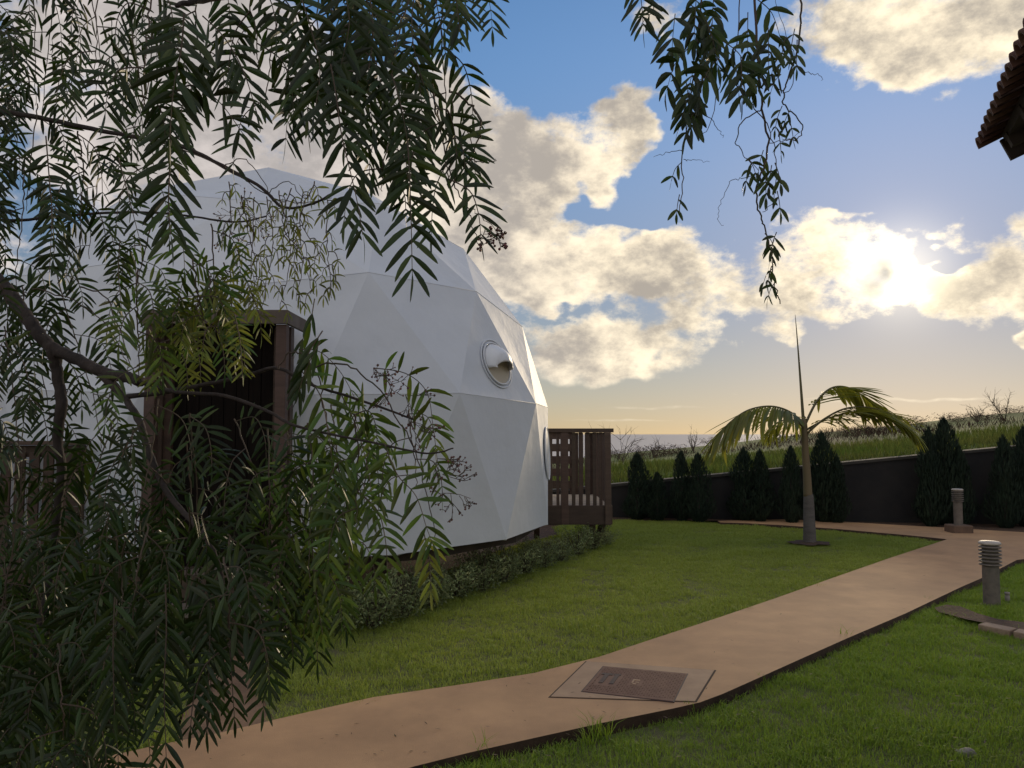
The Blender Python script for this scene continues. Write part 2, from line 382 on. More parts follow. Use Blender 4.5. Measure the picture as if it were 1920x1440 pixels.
# ------------------------------------------------------------------ paths (measured outlines, slab 15 cm thick)
def poly_slab(name, pts, z1, z0, m, parent=None):
    n = len(pts)
    v = [(p[0], p[1], z1) for p in pts] + [(p[0], p[1], z0) for p in pts]
    fc = [tuple(range(n))] + [(i, i + n, (i + 1) % n + n, (i + 1) % n) for i in range(n)]
    o = obj(name, v, fc, m, parent)
    bm = bmesh.new(); bm.from_mesh(o.data); bmesh.ops.recalc_face_normals(bm, faces=bm.faces); bmesh.ops.triangulate(bm, faces=[q for q in bm.faces if len(q.verts) > 4]); bm.to_mesh(o.data); bm.free()
    return o
upper_edge = [(-420, 1545), (75, 1443), (233, 1411), (300, 1396), (420, 1372), (520, 1348), (700, 1307), (880, 1281), (1000, 1262), (1125, 1231), (1227, 1197), (1344, 1159), (1450, 1123), (1560, 1084), (1666, 1047), (1776, 1011)]
far_near = [(1708, 1004), (1640, 998), (1560, 991), (1470, 985), (1400, 981), (1350, 979.5)]
far_far = [(1345, 976.5), (1400, 974.5), (1480, 974), (1560, 977), (1679, 984), (1771, 989), (1920, 998), (2100, 1012), (2500, 1045)]
lower_edge = [(2500, 1120), (2080, 1060), (1985, 1040), (1906, 1050), (1845, 1082), (1801, 1101), (1698, 1150), (1590, 1196), (1500, 1236), (1440, 1263), (1400, 1281), (1355, 1301), (1312, 1317), (1259, 1329), (1131, 1355), (1000, 1384), (880, 1411), (780, 1436), (600, 1490), (200, 1640)]
P = [gp(x, y)[:2] for x, y in upper_edge] + [gp(x, y)[:2] for x, y in far_near] + [gp(x, y)[:2] for x, y in far_far] + [gp(x, y)[:2] for x, y in lower_edge]
po = tag(poly_slab('path', P, 0.0, -.15, m_path), kind='structure'); po.data.materials.append(m_path_side)
for q in po.data.polygons:
    if abs(q.normal.z) < .5: q.material_index = 1
# earth track from the path to the steps
T = [gp(x, y, -.05)[:2] for x, y in [(330, 1400), (345, 1330), (400, 1250), (430, 1195), (520, 1190), (470, 1262), (490, 1300), (522, 1352), (440, 1375)]]
tag(obj('earth_track', [(x, y, -.045) for x, y in T], [tuple(range(len(T)))], mat('trodden_earth', (.25, .15, .09), (.17, .10, .06), .95, 5, 6, bump=.6, bscale=40)), kind='structure')

# ------------------------------------------------------------------ lawn: one turf per bed, blades instanced on it
def blade_clump(seed, nb, h, spread, wid):
    r = random.Random(seed); v = []; f = []
    for i in range(nb):
        a = r.uniform(0, 6.283); d = spread * math.sqrt(r.random()); bx, by = d * math.cos(a), d * math.sin(a)
        ln = h * r.uniform(.55, 1.25); lean = r.uniform(.3, 1.35) * ln; la = r.uniform(0, 6.283); wa = la + 1.57 + r.uniform(-.4, .4)
        wx, wy = wid * math.cos(wa) * .5, wid * math.sin(wa) * .5
        k = len(v)
        mx, my = bx + lean * .35 * math.cos(la), by + lean * .35 * math.sin(la)
        v += [(bx - wx, by - wy, -.005), (bx + wx, by + wy, -.005), (mx + wx * .8, my + wy * .8, ln * .6), (mx - wx * .8, my - wy * .8, ln * .6), (bx + lean * math.cos(la), by + lean * math.sin(la), ln * .92)]
        f += [(k, k + 1, k + 2, k + 3), (k + 3, k + 2, k + 4)]
    return v, f
def grass_mat(name, c1, c2, c3):
    m = mat(name, c1, c2, .6, .9, 5, spec=.3, trans=.40, tcol=(1.2, 1.25, .5), island=.32, extra=(c3, .55, .52, .74, .75))
    return m
def turf(name, pts, z, gm, density, h, wid, label, nb=14, spread=.045, seed=1, z_fun=None):
    """a turf sheet whose blades grow on it through geometry nodes"""
    bm = bmesh.new()
    vv = [bm.verts.new((p[0], p[1], z if z_fun is None else z_fun(p[0], p[1]))) for p in pts]
    bm.faces.new(vv); bmesh.ops.triangulate(bm, faces=bm.faces[:]); bmesh.ops.recalc_face_normals(bm, faces=bm.faces)
    if bm.faces[:] and sum(q.normal.z for q in bm.faces) < 0: bmesh.ops.reverse_faces(bm, faces=bm.faces)
    me = bpy.data.meshes.new(name); bm.to_mesh(me); bm.free(); me.materials.append(m_grassroot)
    o = link(bpy.data.objects.new(name, me)); tag(o, label, 'grass', kind='stuff')
    clumps = bpy.data.collections.new(name + '_tufts')
    for i in range(4):
        v, f = blade_clump(seed * 10 + i, nb, h, spread, wid)
        c = bpy.data.objects.new('grass_tuft', mesh('grass_tuft', v, f, gm)); clumps.objects.link(c)
    g = bpy.data.node_groups.new(name, 'GeometryNodeTree')
    g.interface.new_socket('Geometry', in_out='INPUT', socket_type='NodeSocketGeometry'); g.interface.new_socket('Geometry', in_out='OUTPUT', socket_type='NodeSocketGeometry')
    N = g.nodes; L = g.links
    gi = N.new('NodeGroupInput'); go = N.new('NodeGroupOutput')
    dp = N.new('GeometryNodeDistributePointsOnFaces'); dp.inputs['Density'].default_value = density; dp.inputs['Seed'].default_value = seed
    ci = N.new('GeometryNodeCollectionInfo'); ci.inputs['Collection'].default_value = clumps; ci.inputs['Separate Children'].default_value = True; ci.inputs['Reset Children'].default_value = True
    ip = N.new('GeometryNodeInstanceOnPoints'); ip.inputs['Pick Instance'].default_value = True
    rr = N.new('FunctionNodeRandomValue'); rr.data_type = 'FLOAT_VECTOR'; rr.inputs[0].default_value = (-.12, -.12, 0); rr.inputs[1].default_value = (.12, .12, 6.283)
    nz = N.new('ShaderNodeTexNoise'); nz.inputs['Scale'].default_value = 1.7; nz.inputs['Detail'].default_value = 4
    pos = N.new('GeometryNodeInputPosition'); L.new(pos.outputs[0], nz.inputs['Vector'])
    mr = N.new('ShaderNodeMapRange'); mr.inputs[1].default_value = .3; mr.inputs[2].default_value = .7; mr.inputs[3].default_value = .5; mr.inputs[4].default_value = 1.45; L.new(nz.outputs['Fac'], mr.inputs[0])
    r2 = N.new('FunctionNodeRandomValue'); r2.data_type = 'FLOAT'; r2.inputs[2].default_value = .7; r2.inputs[3].default_value = 1.25
    mu = N.new('ShaderNodeMath'); mu.operation = 'MULTIPLY'; L.new(mr.outputs[0], mu.inputs[0]); L.new(r2.outputs[1], mu.inputs[1])
    jo = N.new('GeometryNodeJoinGeometry')
    L.new(gi.outputs[0], dp.inputs['Mesh']); L.new(dp.outputs['Points'], ip.inputs['Points']); L.new(ci.outputs[0], ip.inputs['Instance'])
    L.new(rr.outputs[0], ip.inputs['Rotation']); L.new(mu.outputs[0], ip.inputs['Scale'])
    L.new(gi.outputs[0], jo.inputs[0]); L.new(ip.outputs[0], jo.inputs[0]); L.new(jo.outputs[0], go.inputs[0])
    mo = o.modifiers.new('blades', 'NODES'); mo.node_group = g
    return o
gm_left = grass_mat('lawn_blade', (.295, .335, .078), (.25, .305, .064), (.39, .33, .13))
gm_right = grass_mat('lawn_blade_lush', (.225, .305, .046), (.19, .275, .04), (.29, .30, .072))
zl = -.035
LL = [gp(x, y + 1.5, zl)[:2] for x, y in [(1346, 980.5)]]
edge_l = [(522, 1352), (700, 1312), (880, 1286), (1000, 1267), (1125, 1236), (1227, 1201), (1344, 1163), (1450, 1126), (1560, 1087), (1666, 1050), (1770, 1013)]
back_l = [(1708, 1006), (1640, 1000), (1560, 993), (1470, 987), (1400, 983), (1352, 981)]
in_l = [(1345, 977), (1250, 974), (1160, 973), (1100, 974), (1040, 985), (1050, 1000), (960, 1020), (860, 1060), (720, 1090), (600, 1105), (530, 1185), (482, 1262), (494, 1300)]
def grow(pts, z): return [gp(x, y - 3, z)[:2] for x, y in pts]
PL = [gp(x, y, 0)[:2] for x, y in edge_l] + [gp(x, y, 0)[:2] for x, y in back_l] + [gp(x, y, 0)[:2] for x, y in in_l]
turf('lawn', PL, zl, gm_left, 1000, .030, .0036, 'short green lawn in front of the white dome', nb=11, spread=.06, seed=1)
PS = [gp(x, y, 0)[:2] for x, y in [(-500, 1480), (75, 1436), (233, 1405), (322, 1388), (338, 1330), (392, 1250), (420, 1195), (300, 1185), (100, 1190), (-200, 1220), (-700, 1300)]]
turf('lawn', PS, zl, gm_left, 620, .036, .0040, 'shaded strip of lawn left of the earth track', seed=2)
zr = -.058
edge_r = [(780, 1441), (880, 1416), (1000, 1389), (1131, 1360), (1259, 1334), (1315, 1322), (1358, 1305), (1403, 1285), (1440, 1267), (1500, 1240), (1590, 1200), (1698, 1154), (1801, 1105), (1845, 1086), (1910, 1052), (1990, 1043), (2080, 1064), (2500, 1124)]
PR = [gp(x, y, 0)[:2] for x, y in [(200, 1650), (600, 1495)] + edge_r] + [(9, 4.0), (5.0, 1.2), (-1.2, 1.2)]
turf('lawn', PR, zr, gm_right, 1000, .035, .0034, 'lush green lawn on the near side of the path', nb=12, spread=.06, seed=3)

# ------------------------------------------------------------------ the geodesic dome
DC = Vector((-3.02, 10.137, 1.325)); DR = 3.552; DYAW = 1.117; HEM = .50
def geodesic(n):
    t = math.atan(.5); V = [Vector((0, 0, 1))]
    V += [Vector((math.cos(t) * math.cos(i * 1.2566371), math.cos(t) * math.sin(i * 1.2566371), math.sin(t))) for i in range(5)]
    V += [Vector((math.cos(t) * math.cos((i + .5) * 1.2566371), math.cos(t) * math.sin((i + .5) * 1.2566371), -math.sin(t))) for i in range(5)]
    V.append(Vector((0, 0, -1)))
    F_ = [(a, b, c) for a in range(12) for b in range(a + 1, 12) for c in range(b + 1, 12) if (V[a] - V[b]).length < 1.1 and (V[b] - V[c]).length < 1.1 and (V[a] - V[c]).length < 1.1]
    pts = {}; lst = []; tris = []
    def g(p):
        p = p.normalized(); k = (round(p.x, 4), round(p.y, 4), round(p.z, 4))
        if k not in pts: pts[k] = len(lst); lst.append(p)
        return pts[k]
    for (a, b, c) in F_:
        ix = {}
        for i in range(n + 1):
            for j in range(n + 1 - i): ix[i, j] = g((V[a] * (n - i - j) + V[b] * i + V[c] * j) / n)
        for i in range(n):
            for j in range(n - i):
                tris.append((ix[i, j], ix[i + 1, j], ix[i, j + 1]))
                if i + j < n - 1: tris.append((ix[i + 1, j], ix[i + 1, j + 1], ix[i, j + 1]))
    return lst, tris
GV, GT = geodesic(3)
GT = [t for t in GT if all(GV[i].z > -.25 for i in t)]
cy, sy = math.cos(DYAW), math.sin(DYAW)
def dpos(v):
    z = (HEM - DC.z) / DR if v.z < -.1 else v.z
    return Vector(((v.x * cy - v.y * sy) * DR, (v.x * sy + v.y * cy) * DR, z * DR))
DV = [dpos(v) for v in GV]
dome = empty('geodesic_dome', DC); tag(dome, 'large white faceted glamping dome behind the hanging branches', 'dome')
def tri_panel(a, b, c, name, sag=.015, n=10):
    """one triangular bay of stretched membrane: straight hems over the struts, hollow in the middle"""
    nrm = (b - a).cross(c - a).normalized()
    if nrm.dot((a + b + c) / 3) < 0: b, c = c, b; nrm = -nrm
    vs = []; fs = []; ix = {}
    for i in range(n + 1):
        for j in range(n + 1 - i):
            u, v_ = i / n, j / n; w_ = 1 - u - v_
            m3 = max(0.0, min(u, v_, w_) * 3)
            p = a * w_ + b * u + c * v_ - nrm * sag * (m3 ** .6) * (1 + .3 * mnoise.noise((a + b + c) * 2.3))
            p += nrm * .011 * m3 ** .5 * mnoise.noise(Vector((p.x * 2.6, p.y * 2.6, p.z * 1.2)) + a)
            ix[i, j] = len(vs); vs.append(p)
    for i in range(n):
        for j in range(n - i):
            fs.append((ix[i, j], ix[i + 1, j], ix[i, j + 1]))
            if i + j < n - 1: fs.append((ix[i + 1, j], ix[i + 1, j + 1], ix[i, j + 1]))
    return obj(name, vs, fs, m_membrane, dome, smooth=True)
for t in GT: tri_panel(DV[t[0]], DV[t[1]], DV[t[2]], 'membrane_panel')
# welded seams along the level joints, and the roped hem at the foot
edges = set()
for t in GT:
    for i in range(3): edges.add(tuple(sorted((t[i], t[(i + 1) % 3]))))
for (i, j) in sorted(edges):
    a, b = DV[i], DV[j]
    if abs(a.z - b.z) < .09 * DR and a.z > -.1 * DR and a.z < .93 * DR:
        mb = MB(); off = ((a + b) / 2).normalized() * .0015
        mb.tube([a + off, (a + b) / 2 + off, b + off], .0022, 5); mb.build('weld_seam', m_seam, dome, smooth=True)
ring = sorted([v for v in DV if v.z < -.1 * DR], key=lambda v: math.atan2(v.y, v.x))
nr = len(ring); z_hem = HEM - DC.z
for k in range(nr):
    a, b = ring[k], ring[(k + 1) % nr]; o2 = Vector((a.x + b.x, a.y + b.y, 0)).normalized()
    mb = MB(); mb.tube([a.lerp(b, q / 10) - o2 * .006 + Vector((0, 0, .006 * mnoise.noise(a.lerp(b, q / 10) * 5))) for q in range(11)], .012, 6); mb.build('hem', m_membrane, dome, smooth=True)
# timber base under it: round slab, joists and stub posts
mb = MB(); mb.lathe((0, 0, 0), [(0, z_hem + .02), (DR * .945, z_hem + .02), (DR * .945, z_hem - .10), (0, z_hem - .10)], 15); mb.build('base_deck', m_eave, dome)
for k in range(15):
    p = ring[k] * .90; mb = MB(); mb.box((p.x, p.y, (z_hem - .1 + -DC.z - .14) / 2), (.12, .12, -DC.z - .14 - z_hem + .1)); mb.build('stub_post', m_wood_dk, dome)
# round vent with a fabric hood, on the bay above the lower level joint
def nearest(px, py):
    best = None
    d = ray(px, py); o0 = Vector((0, 0, EYE)) - DC
    for t in GT:
        a, b, c = (DV[i] for i in t); nrm = (b - a).cross(c - a).normalized()
        if nrm.dot(a) < 0: nrm = -nrm
        if nrm.dot(d) > 0: continue
        s_ = nrm.dot(a - o0) / nrm.dot(d); p = o0 + d * s_
        q = (p - (a + b + c) / 3).length
        if best is None or q < best[0]: best = (q, p, nrm, t)
    return best
_, vp, vn, vt = nearest(931, 682)
vx = UP.cross(vn).normalized(); vy = vn.cross(vx)
vent = empty('vent', vp); vent.parent = dome
VM = Matrix((vx, vy, vn)).transposed()
mb = MB(); n_ = 44
mb.tube([VM @ Vector((.275 * math.cos(k * 2 * math.pi / n_), .275 * math.sin(k * 2 * math.pi / n_), .002)) for k in range(n_ + 1)], .008, 8, False); mb.build('outer_ring', m_membrane, vent, True)
mb = MB(); mb.tube([VM @ Vector((.238 * math.cos(k * 2 * math.pi / n_), .238 * math.sin(k * 2 * math.pi / n_), .008)) for k in range(n_ + 1)], .011, 8, False); mb.build('inner_ring', m_seam, vent, True)
vs = [VM @ Vector((0, 0, .004))] + [VM @ Vector((.236 * math.cos(k * 2 * math.pi / n_), .236 * math.sin(k * 2 * math.pi / n_), .004)) for k in range(n_)]
obj('vent_disc', vs, [(0, k + 1, (k + 1) % n_ + 1) for k in range(n_)], m_hood_in, vent)
vs = []; fs = []; na, nb_ = 22, 12                                   # hood: a sagging half bell open towards the ground
for i in range(na + 1):
    a = math.radians(-18 + 216 * i / na)
    for j in range(nb_ + 1):
        s_ = j / nb_
        rim = Vector((.225 * math.cos(a), .225 * math.sin(a), .01))
        lip = Vector((.165 * math.cos(a) * .95, -.075 + .05 * math.sin(a), .145 - .05 * abs(math.cos(a)) ** 2))
        p = rim.lerp(lip, s_); p.z += .055 * math.sin(s_ * math.pi) * (0.4 + .6 * max(0, math.sin(a)))
        p += Vector((0, 0, .008 * mnoise.noise(Vector((i * .45, j * .5, 2)))))
        vs.append(VM @ p)
for i in range(na):
    for j in range(nb_): fs.append((i * (nb_ + 1) + j, (i + 1) * (nb_ + 1) + j, (i + 1) * (nb_ + 1) + j + 1, i * (nb_ + 1) + j + 1))
hd = obj('hood', vs, fs, m_hood, vent, True); so = hd.modifiers.new('thick', 'SOLIDIFY'); so.thickness = .006
# porthole on the far right bay
best = nearest(1026, 850); _, pp, pn, pt = best
pv = empty('porthole', pp); pv.parent = dome
px_ = UP.cross(pn).normalized(); py_ = pn.cross(px_); PM = Matrix((px_, py_, pn)).transposed()
mb = MB(); mb.tube([PM @ Vector((.27 * math.cos(k * 2 * math.pi / n_), .33 * math.sin(k * 2 * math.pi / n_), .004)) for k in range(n_ + 1)], .009, 8, False); mb.build('rim', m_seam, pv, True)
vs = [PM @ Vector((0, 0, .005))] + [PM @ Vector((.265 * math.cos(k * 2 * math.pi / n_), .325 * math.sin(k * 2 * math.pi / n_), .005)) for k in range(n_)]
obj('pane', vs, [(0, k + 1, (k + 1) % n_ + 1) for k in range(n_)], m_hood, pv)

# ------------------------------------------------------------------ timber porch at the dome's door
PF, PB = 6.36, 6.60; XL, XR = -2.97, -1.83; ZT = 2.595
porch = empty('entrance_porch', ((XL + XR) / 2, PF, 0)); tag(porch, 'brown timber porch frame round the dome doorway, its shade painted on boards', 'porch')
o0 = Vector(porch.location)
def pbox(par, name, x0, x1, y0, y1, z0, z1, m, bev=.004):
    mb = MB(); mb.box(((x0 + x1) / 2 - o0.x, (y0 + y1) / 2 - o0.y, (z0 + z1) / 2 - o0.z), (x1 - x0, y1 - y0, z1 - z0)); return mb.build(name, m, par, bevel=bev)
for x in (XL, XR - .085):
    pbox(porch, 'post', x, x + .085, PF, PF + .09, -.14, ZT - .115, m_wood)
    pbox(porch, 'post', x, x + .085, PB - .09, PB, -.14, ZT - .115, m_wood)
pbox(porch, 'fascia', XL - .02, XR + .02, PF - .03, PF + .005, ZT - .113, ZT, m_wood_gr)
pbox(porch, 'side_fascia', XR - .01, XR + .022, PF + .008, PB + .30, ZT - .113, ZT - .003, m_wood_gr)
pbox(porch, 'side_fascia', XL - .022, XL + .01, PF + .008, PB + .30, ZT - .113, ZT - .003, m_wood_gr)
for k in range(5):
    y0 = PF + .012 + k * .115; pbox(porch, 'roof_board', XL + .014, XR - .014, y0, y0 + .11, ZT - .03, ZT - .006, m_wood_dk)
for k in range(8):
    x0 = XL + .16 + k * .103; pbox(porch, 'unlit_doorway_board', x0, x0 + .099, PB - .03, PB + .02, .5, ZT - .04, m_doorway_shade)  # boards coloured near-black in place of an unlit opening
pbox(porch, 'door_frame', XL + .09, XL + .155, PB - .07, PB + .02, .5, ZT - .12, m_wood_dk)
pbox(porch, 'door_frame', XL + .99, XR - .088, PB - .07, PB + .02, .5, ZT - .12, m_wood_dk)
for k in range(2):
    y0 = PF + .0 + k * .115; pbox(porch, 'deck_board', XL - .1, XR + .1, y0, y0 + .108, .47, .5, m_wood_gr)
pbox(porch, 'rim_joist', XL - .1, XR + .1, PF - .045, PF - .004, .30, .47, m_wood_dk)
st = empty('timber_step', (-2.3, 6.1, 0)); tag(st, 'dark timber step in front of the dome porch', 'step')
o0 = Vector(st.location)
for k in range(2): pbox(st, 'tread', -2.85, -1.74, 5.93 + k * .17, 6.09 + k * .17, .235, .275, m_wood_gr)
pbox(st, 'riser', -2.83, -1.76, 5.95, 5.985, -.1, .233, m_wood_dk)
for x in (-2.80, -1.79): pbox(st, 'stringer', x - .02, x + .02, 5.987, 6.27, -.1, .232, m_wood_dk)

# railing left of the door
rl = empty('porch_railing', (-4.6, 6.62, .5)); tag(rl, 'dark timber railing behind the leaves at the left edge', 'railing'); o0 = Vector(rl.location)
pbox(rl, 'cap_rail', -6.4, -3.56, 6.55, 6.70, 1.50, 1.535, m_wood)
pbox(rl, 'top_rail', -6.4, -3.64, 6.60, 6.65, 1.40, 1.497, m_wood_dk)
pbox(rl, 'bottom_rail', -6.4, -3.64, 6.60, 6.65, .56, .64, m_wood_dk)
for x in (-3.64, -5.0, -6.36): pbox(rl, 'post', x - .05, x + .05, 6.57, 6.68, -.14, 1.498, m_wood_dk)
for k in range(22):
    x = -6.25 + k * .118
    pbox(rl, 'slat', x, x + .085, 6.575, 6.597, .53, 1.44, m_wood_dk)
pbox(rl, 'deck_edge', -6.4, -3.4, 6.5, 6.75, .38, .5, m_wood_dk)

# ------------------------------------------------------------------ balcony on the far side of the dome
BY0, BY1, BX0, BX1, BZ = 11.1, 13.0, .25, 1.36, .60
bal = empty('balcony', (BX1, BY0, BZ)); tag(bal, 'brown timber balcony with slatted railing right of the dome', 'balcony'); o0 = Vector(bal.location)
nb_b = 14
for k in range(nb_b):
    y0 = BY0 + k * (BY1 - BY0) / nb_b; pbox(bal, 'deck_board', BX0, BX1, y0, y0 + .125, BZ - .03, BZ, m_deck)
pbox(bal, 'rim_joist', BX0, BX1 + .02, BY0 - .045, BY0 - .004, BZ - .27, BZ - .008, m_wood)
pbox(bal, 'rim_joist', BX1 + .003, BX1 + .042, BY0, BY1, BZ - .27, BZ - .008, m_wood)
ZR = 1.665
pbox(bal, 'cap_rail', BX0, BX1 + .06, BY0 - .06, BY0 + .07, ZR - .055, ZR, m_wood)
pbox(bal, 'cap_rail', BX1 - .07, BX1 + .06, BY0 + .072, BY1, ZR - .055, ZR - .002, m_wood)
pbox(bal, 'cap_rail', BX0, BX1 - .072, BY1 - .12, BY1, ZR - .055, ZR - .001, m_wood)
for x, y, wd in ((.735, BY0, .10), (1.335, BY0 - .03, .085)): pbox(bal, 'post', x - wd / 2, x + wd / 2, y - .05, y + .05, BZ - .27, ZR - .056, m_wood)
for x, wd in ((.40, .07), (.53, .07), (.64, .04), (.86, .05), (.96, .055), (1.06, .055), (1.155, .05), (1.24, .045)): pbox(bal, 'slat', x - wd / 2, x + wd / 2, BY0 - .025, BY0 + .0, BZ - .15, ZR - .057, m_wood)
for k in range(13):
    y = BY0 + .14 + k * .14; pbox(bal, 'slat', BX1 - .012, BX1 + .012, y - .033, y + .033, BZ - .1, ZR - .058, m_wood)
for k in range(5):
    z0 = BZ + .10 + k * .20; pbox(bal, 'rail_board', BX0, .98, BY1 - .06, BY1 - .035, z0, z0 + .125, m_wood)
for x in (.30, .42, .62, .82, .97, 1.06, 1.14, 1.22, 1.30): pbox(bal, 'slat', x - .026, x + .026, BY1 - .034, BY1 - .01, BZ - .1, ZR - .06, m_wood)
for x, y in ((.4, BY1 - .1), (1.3, BY1 - .1)): pbox(bal, 'post', x - .045, x + .045, y - .045, y + .045, -.14, BZ - .031, m_wood_dk)
mb = MB(); mb.bar(Vector((1.30, BY0 + .25, BZ - .28)) - o0, Vector((1.16, BY0 + .1, .02)) - o0, .07, .07); mb.build('brace', m_wood_dk, bal)

# ------------------------------------------------------------------ inspection cover in the path
def quadpts(a, b, c, d, z): return [Vector((*gp(x, y)[:2], z)) for x, y in (a, b, c, d)]
S = quadpts((1028, 1308), (1098, 1240), (1343, 1257), (1306, 1317), 0)
mc = empty('manhole_cover', sum(S, Vector()) / 4); tag(mc, 'brown rectangular manhole cover lettered TI set in the path', 'manhole cover'); o0 = Vector(mc.location)
C0 = quadpts((1092, 1298), (1132, 1251), (1288, 1265), (1262, 1317), 0)
def slabq(name, Q, z0, z1, m, inner=None):
    v = [q - o0 + Vector((0, 0, z0)) for q in Q] + [q - o0 + Vector((0, 0, z1)) for q in Q]
    return obj(name, v, [(3, 2, 1, 0), (4, 5, 6, 7), (0, 1, 5, 4), (1, 2, 6, 5), (2, 3, 7, 6), (3, 0, 4, 7)], m, mc)
cen = sum(S, Vector()) / 4
slabq('joint', [cen + (q - cen) * 1.0 for q in S], -.02, .002, m_joint)
slabq('surround', [cen + (q - cen) * .974 for q in S], -.02, .0045, m_slab)
c2 = sum(C0, Vector()) / 4
slabq('plate_seat', [c2 + (q - c2) * 1.03 for q in C0], -.02, .0055, m_iron_dk)
slabq('plate', C0, -.02, .0075, m_iron)
# raised tread ribs on the plate, two handles slots, letters
ua = (C0[2] - C0[1]); va = (C0[0] - C0[1])
def pl(u, v, z): return C0[1] + ua * u + va * v - o0 + Vector((0, 0, z))
def patch(mb, u0, u1, v0, v1, z0, z1):
    P8 = [pl(u, v, z) for z in (z0, z1) for (u, v) in ((u0, v0), (u1, v0), (u1, v1), (u0, v1))]
    mb.add(P8, [(4, 5, 6, 7), (0, 1, 5, 4), (1, 2, 6, 5), (2, 3, 7, 6), (3, 0, 4, 7)])
mb = MB()
for i in range(34):
    for j in range(16):
        u = .03 + i * .0285; v = .04 + j * .058
        if (.05 < u < .30 and .22 < v < .72) or (.42 < u < .56 and .38 < v < .62): continue
        if (i + j) % 2: patch(mb, u, u + .019, v + .018, v + .032, .0076, .0095)
        else: patch(mb, u + .006, u + .012, v + .004, v + .046, .0076, .0095)
tag(mb.build('tread_pattern', m_iron, mc), kind='stuff')
mb = MB(); patch(mb, .055, .185, .28, .345, .0076, .0105); patch(mb, .095, .145, .345, .66, .0076, .0105); mb.build('letter', m_iron_dk, mc)
mb = MB(); patch(mb, .215, .265, .30, .66, .0076, .0105); patch(mb, .20, .28, .28, .325, .0076, .0103); mb.build('letter', m_iron_dk, mc)
mb = MB(); patch(mb, .45, .53, .42, .46, .0076, .0102); patch(mb, .45, .47, .46, .56, .0076, .0101); patch(mb, .49, .53, .50, .54, .0076, .0102); patch(mb, .47, .51, .56, .60, .0076, .0099); mb.build('emblem', m_slab, mc)

# ------------------------------------------------------------------ bollard lights
def bollard(base, s, label):
    b = empty('bollard_light', base); tag(b, label, 'bollard light', 'louvred bollard lights beside the path')
    mb = MB(); mb.lathe((0, 0, 0), [(.0, 0), (.072 * s, 0), (.072 * s, .39 * s), (.068 * s, .40 * s), (.0, .40 * s)], 28); mb.build('post', m_galv, b, True).data.polygons.foreach_set('use_smooth', [False] * (28 * 4))
    mb = MB(); mb.lathe((0, 0, 0), [(.062 * s, .395 * s), (.062 * s, .60 * s)], 24); mb.build('lens', m_lens, b, True)
    for k in range(6):
        z = (.405 + k * .033) * s; mb = MB(); mb.lathe((0, 0, 0), [(.064 * s, z + .016 * s), (.094 * s, z), (.097 * s, z + .004 * s), (.097 * s, z + .010 * s), (.066 * s, z + .022 * s)], 28); mb.build('louvre', m_galv, b, True)
    mb = MB(); mb.lathe((0, 0, 0), [(0, .60 * s), (.092 * s, .60 * s), (.096 * s, .606 * s), (.094 * s, .618 * s), (.08 * s, .628 * s), (0, .634 * s)], 28); mb.build('cap', m_cap, b, True)
    return b
p = gp(1860, 1138, -.07); bollard((p.x, p.y, -.085), 1.02, 'near louvred metal bollard light in the grass right of the path')
p = at(1797, 979, 12.9); bollard((p.x, p.y, .12), .92, 'far bollard light on a concrete pad before the dark wall')
pad = MB(); pad.box((0, 0, 0), (.32, .30, .20)); q = pad.build('concrete_pad', m_slab_dk, bevel=.02); q.location = (p.x, p.y, .02); tag(q, 'square concrete pad under the far bollard light', 'pad')

# edging blocks, stone, garden stake
def block(px0, py0, px1, py1, label, rot=0):
    a = gp(px0, py0, 0.0); b = gp(px1, py1, 0.0); mb = MB(); d = b - a
    M3 = Matrix.Rotation(math.atan2(d.y, d.x), 3, 'Z') @ Matrix.Rotation(.05, 3, 'X'); mb.box((0, 0, 0), (d.length, .12, .10), M3)
    o = mb.build('edging_block', m_block, bevel=.008); o.location = (a + b) / 2 + Vector((0, 0, -.045)); tag(o, label, 'edging block', 'concrete edging blocks by the near bollard'); return o
block(1841, 1169, 1900, 1181, 'left edging block lying in the grass below the near bollard')
block(1905, 1182, 1990, 1197, 'edging block cut off by the right picture edge')
def rock(loc, r, m, name, label, cat, seed):
    bm = bmesh.new(); bmesh.ops.create_icosphere(bm, subdivisions=3, radius=1)
    for v in bm.verts:
        k = 1 + .28 * mnoise.noise(v.co * 1.7 + Vector((seed, 0, 0))); v.co = Vector((v.co.x * r[0] * k, v.co.y * r[1] * k, v.co.z * r[2] * k))
    me = bpy.data.meshes.new(name); bm.to_mesh(me); bm.free(); me.materials.append(m); o = link(bpy.data.objects.new(name, me)); o.location = loc; me.polygons.foreach_set('use_smooth', [True] * len(me.polygons))
    tag(o, label, cat); return o
p = gp(1812, 1413, -.05); rock((p.x, p.y, -.055), (.055, .04, .03), m_stone, 'stone', 'pale stone half sunk in the near lawn', 'stone', 3)
p = gp(1889, 1128, -.05)
sk = empty('sprinkler', (p.x, p.y, -.085)); tag(sk, 'small pale sprinkler head beside the near bollard', 'sprinkler')
mb = MB(); mb.lathe((0, 0, 0), [(.0, 0), (.022, 0), (.022, .09), (.015, .10)], 14); mb.build('riser', m_stone, sk, True)
mb = MB(); mb.lathe((0, 0, 0), [(.015, .10), (.024, .105), (.024, .125), (.0, .13)], 14); mb.build('nozzle', m_stone, sk, True)

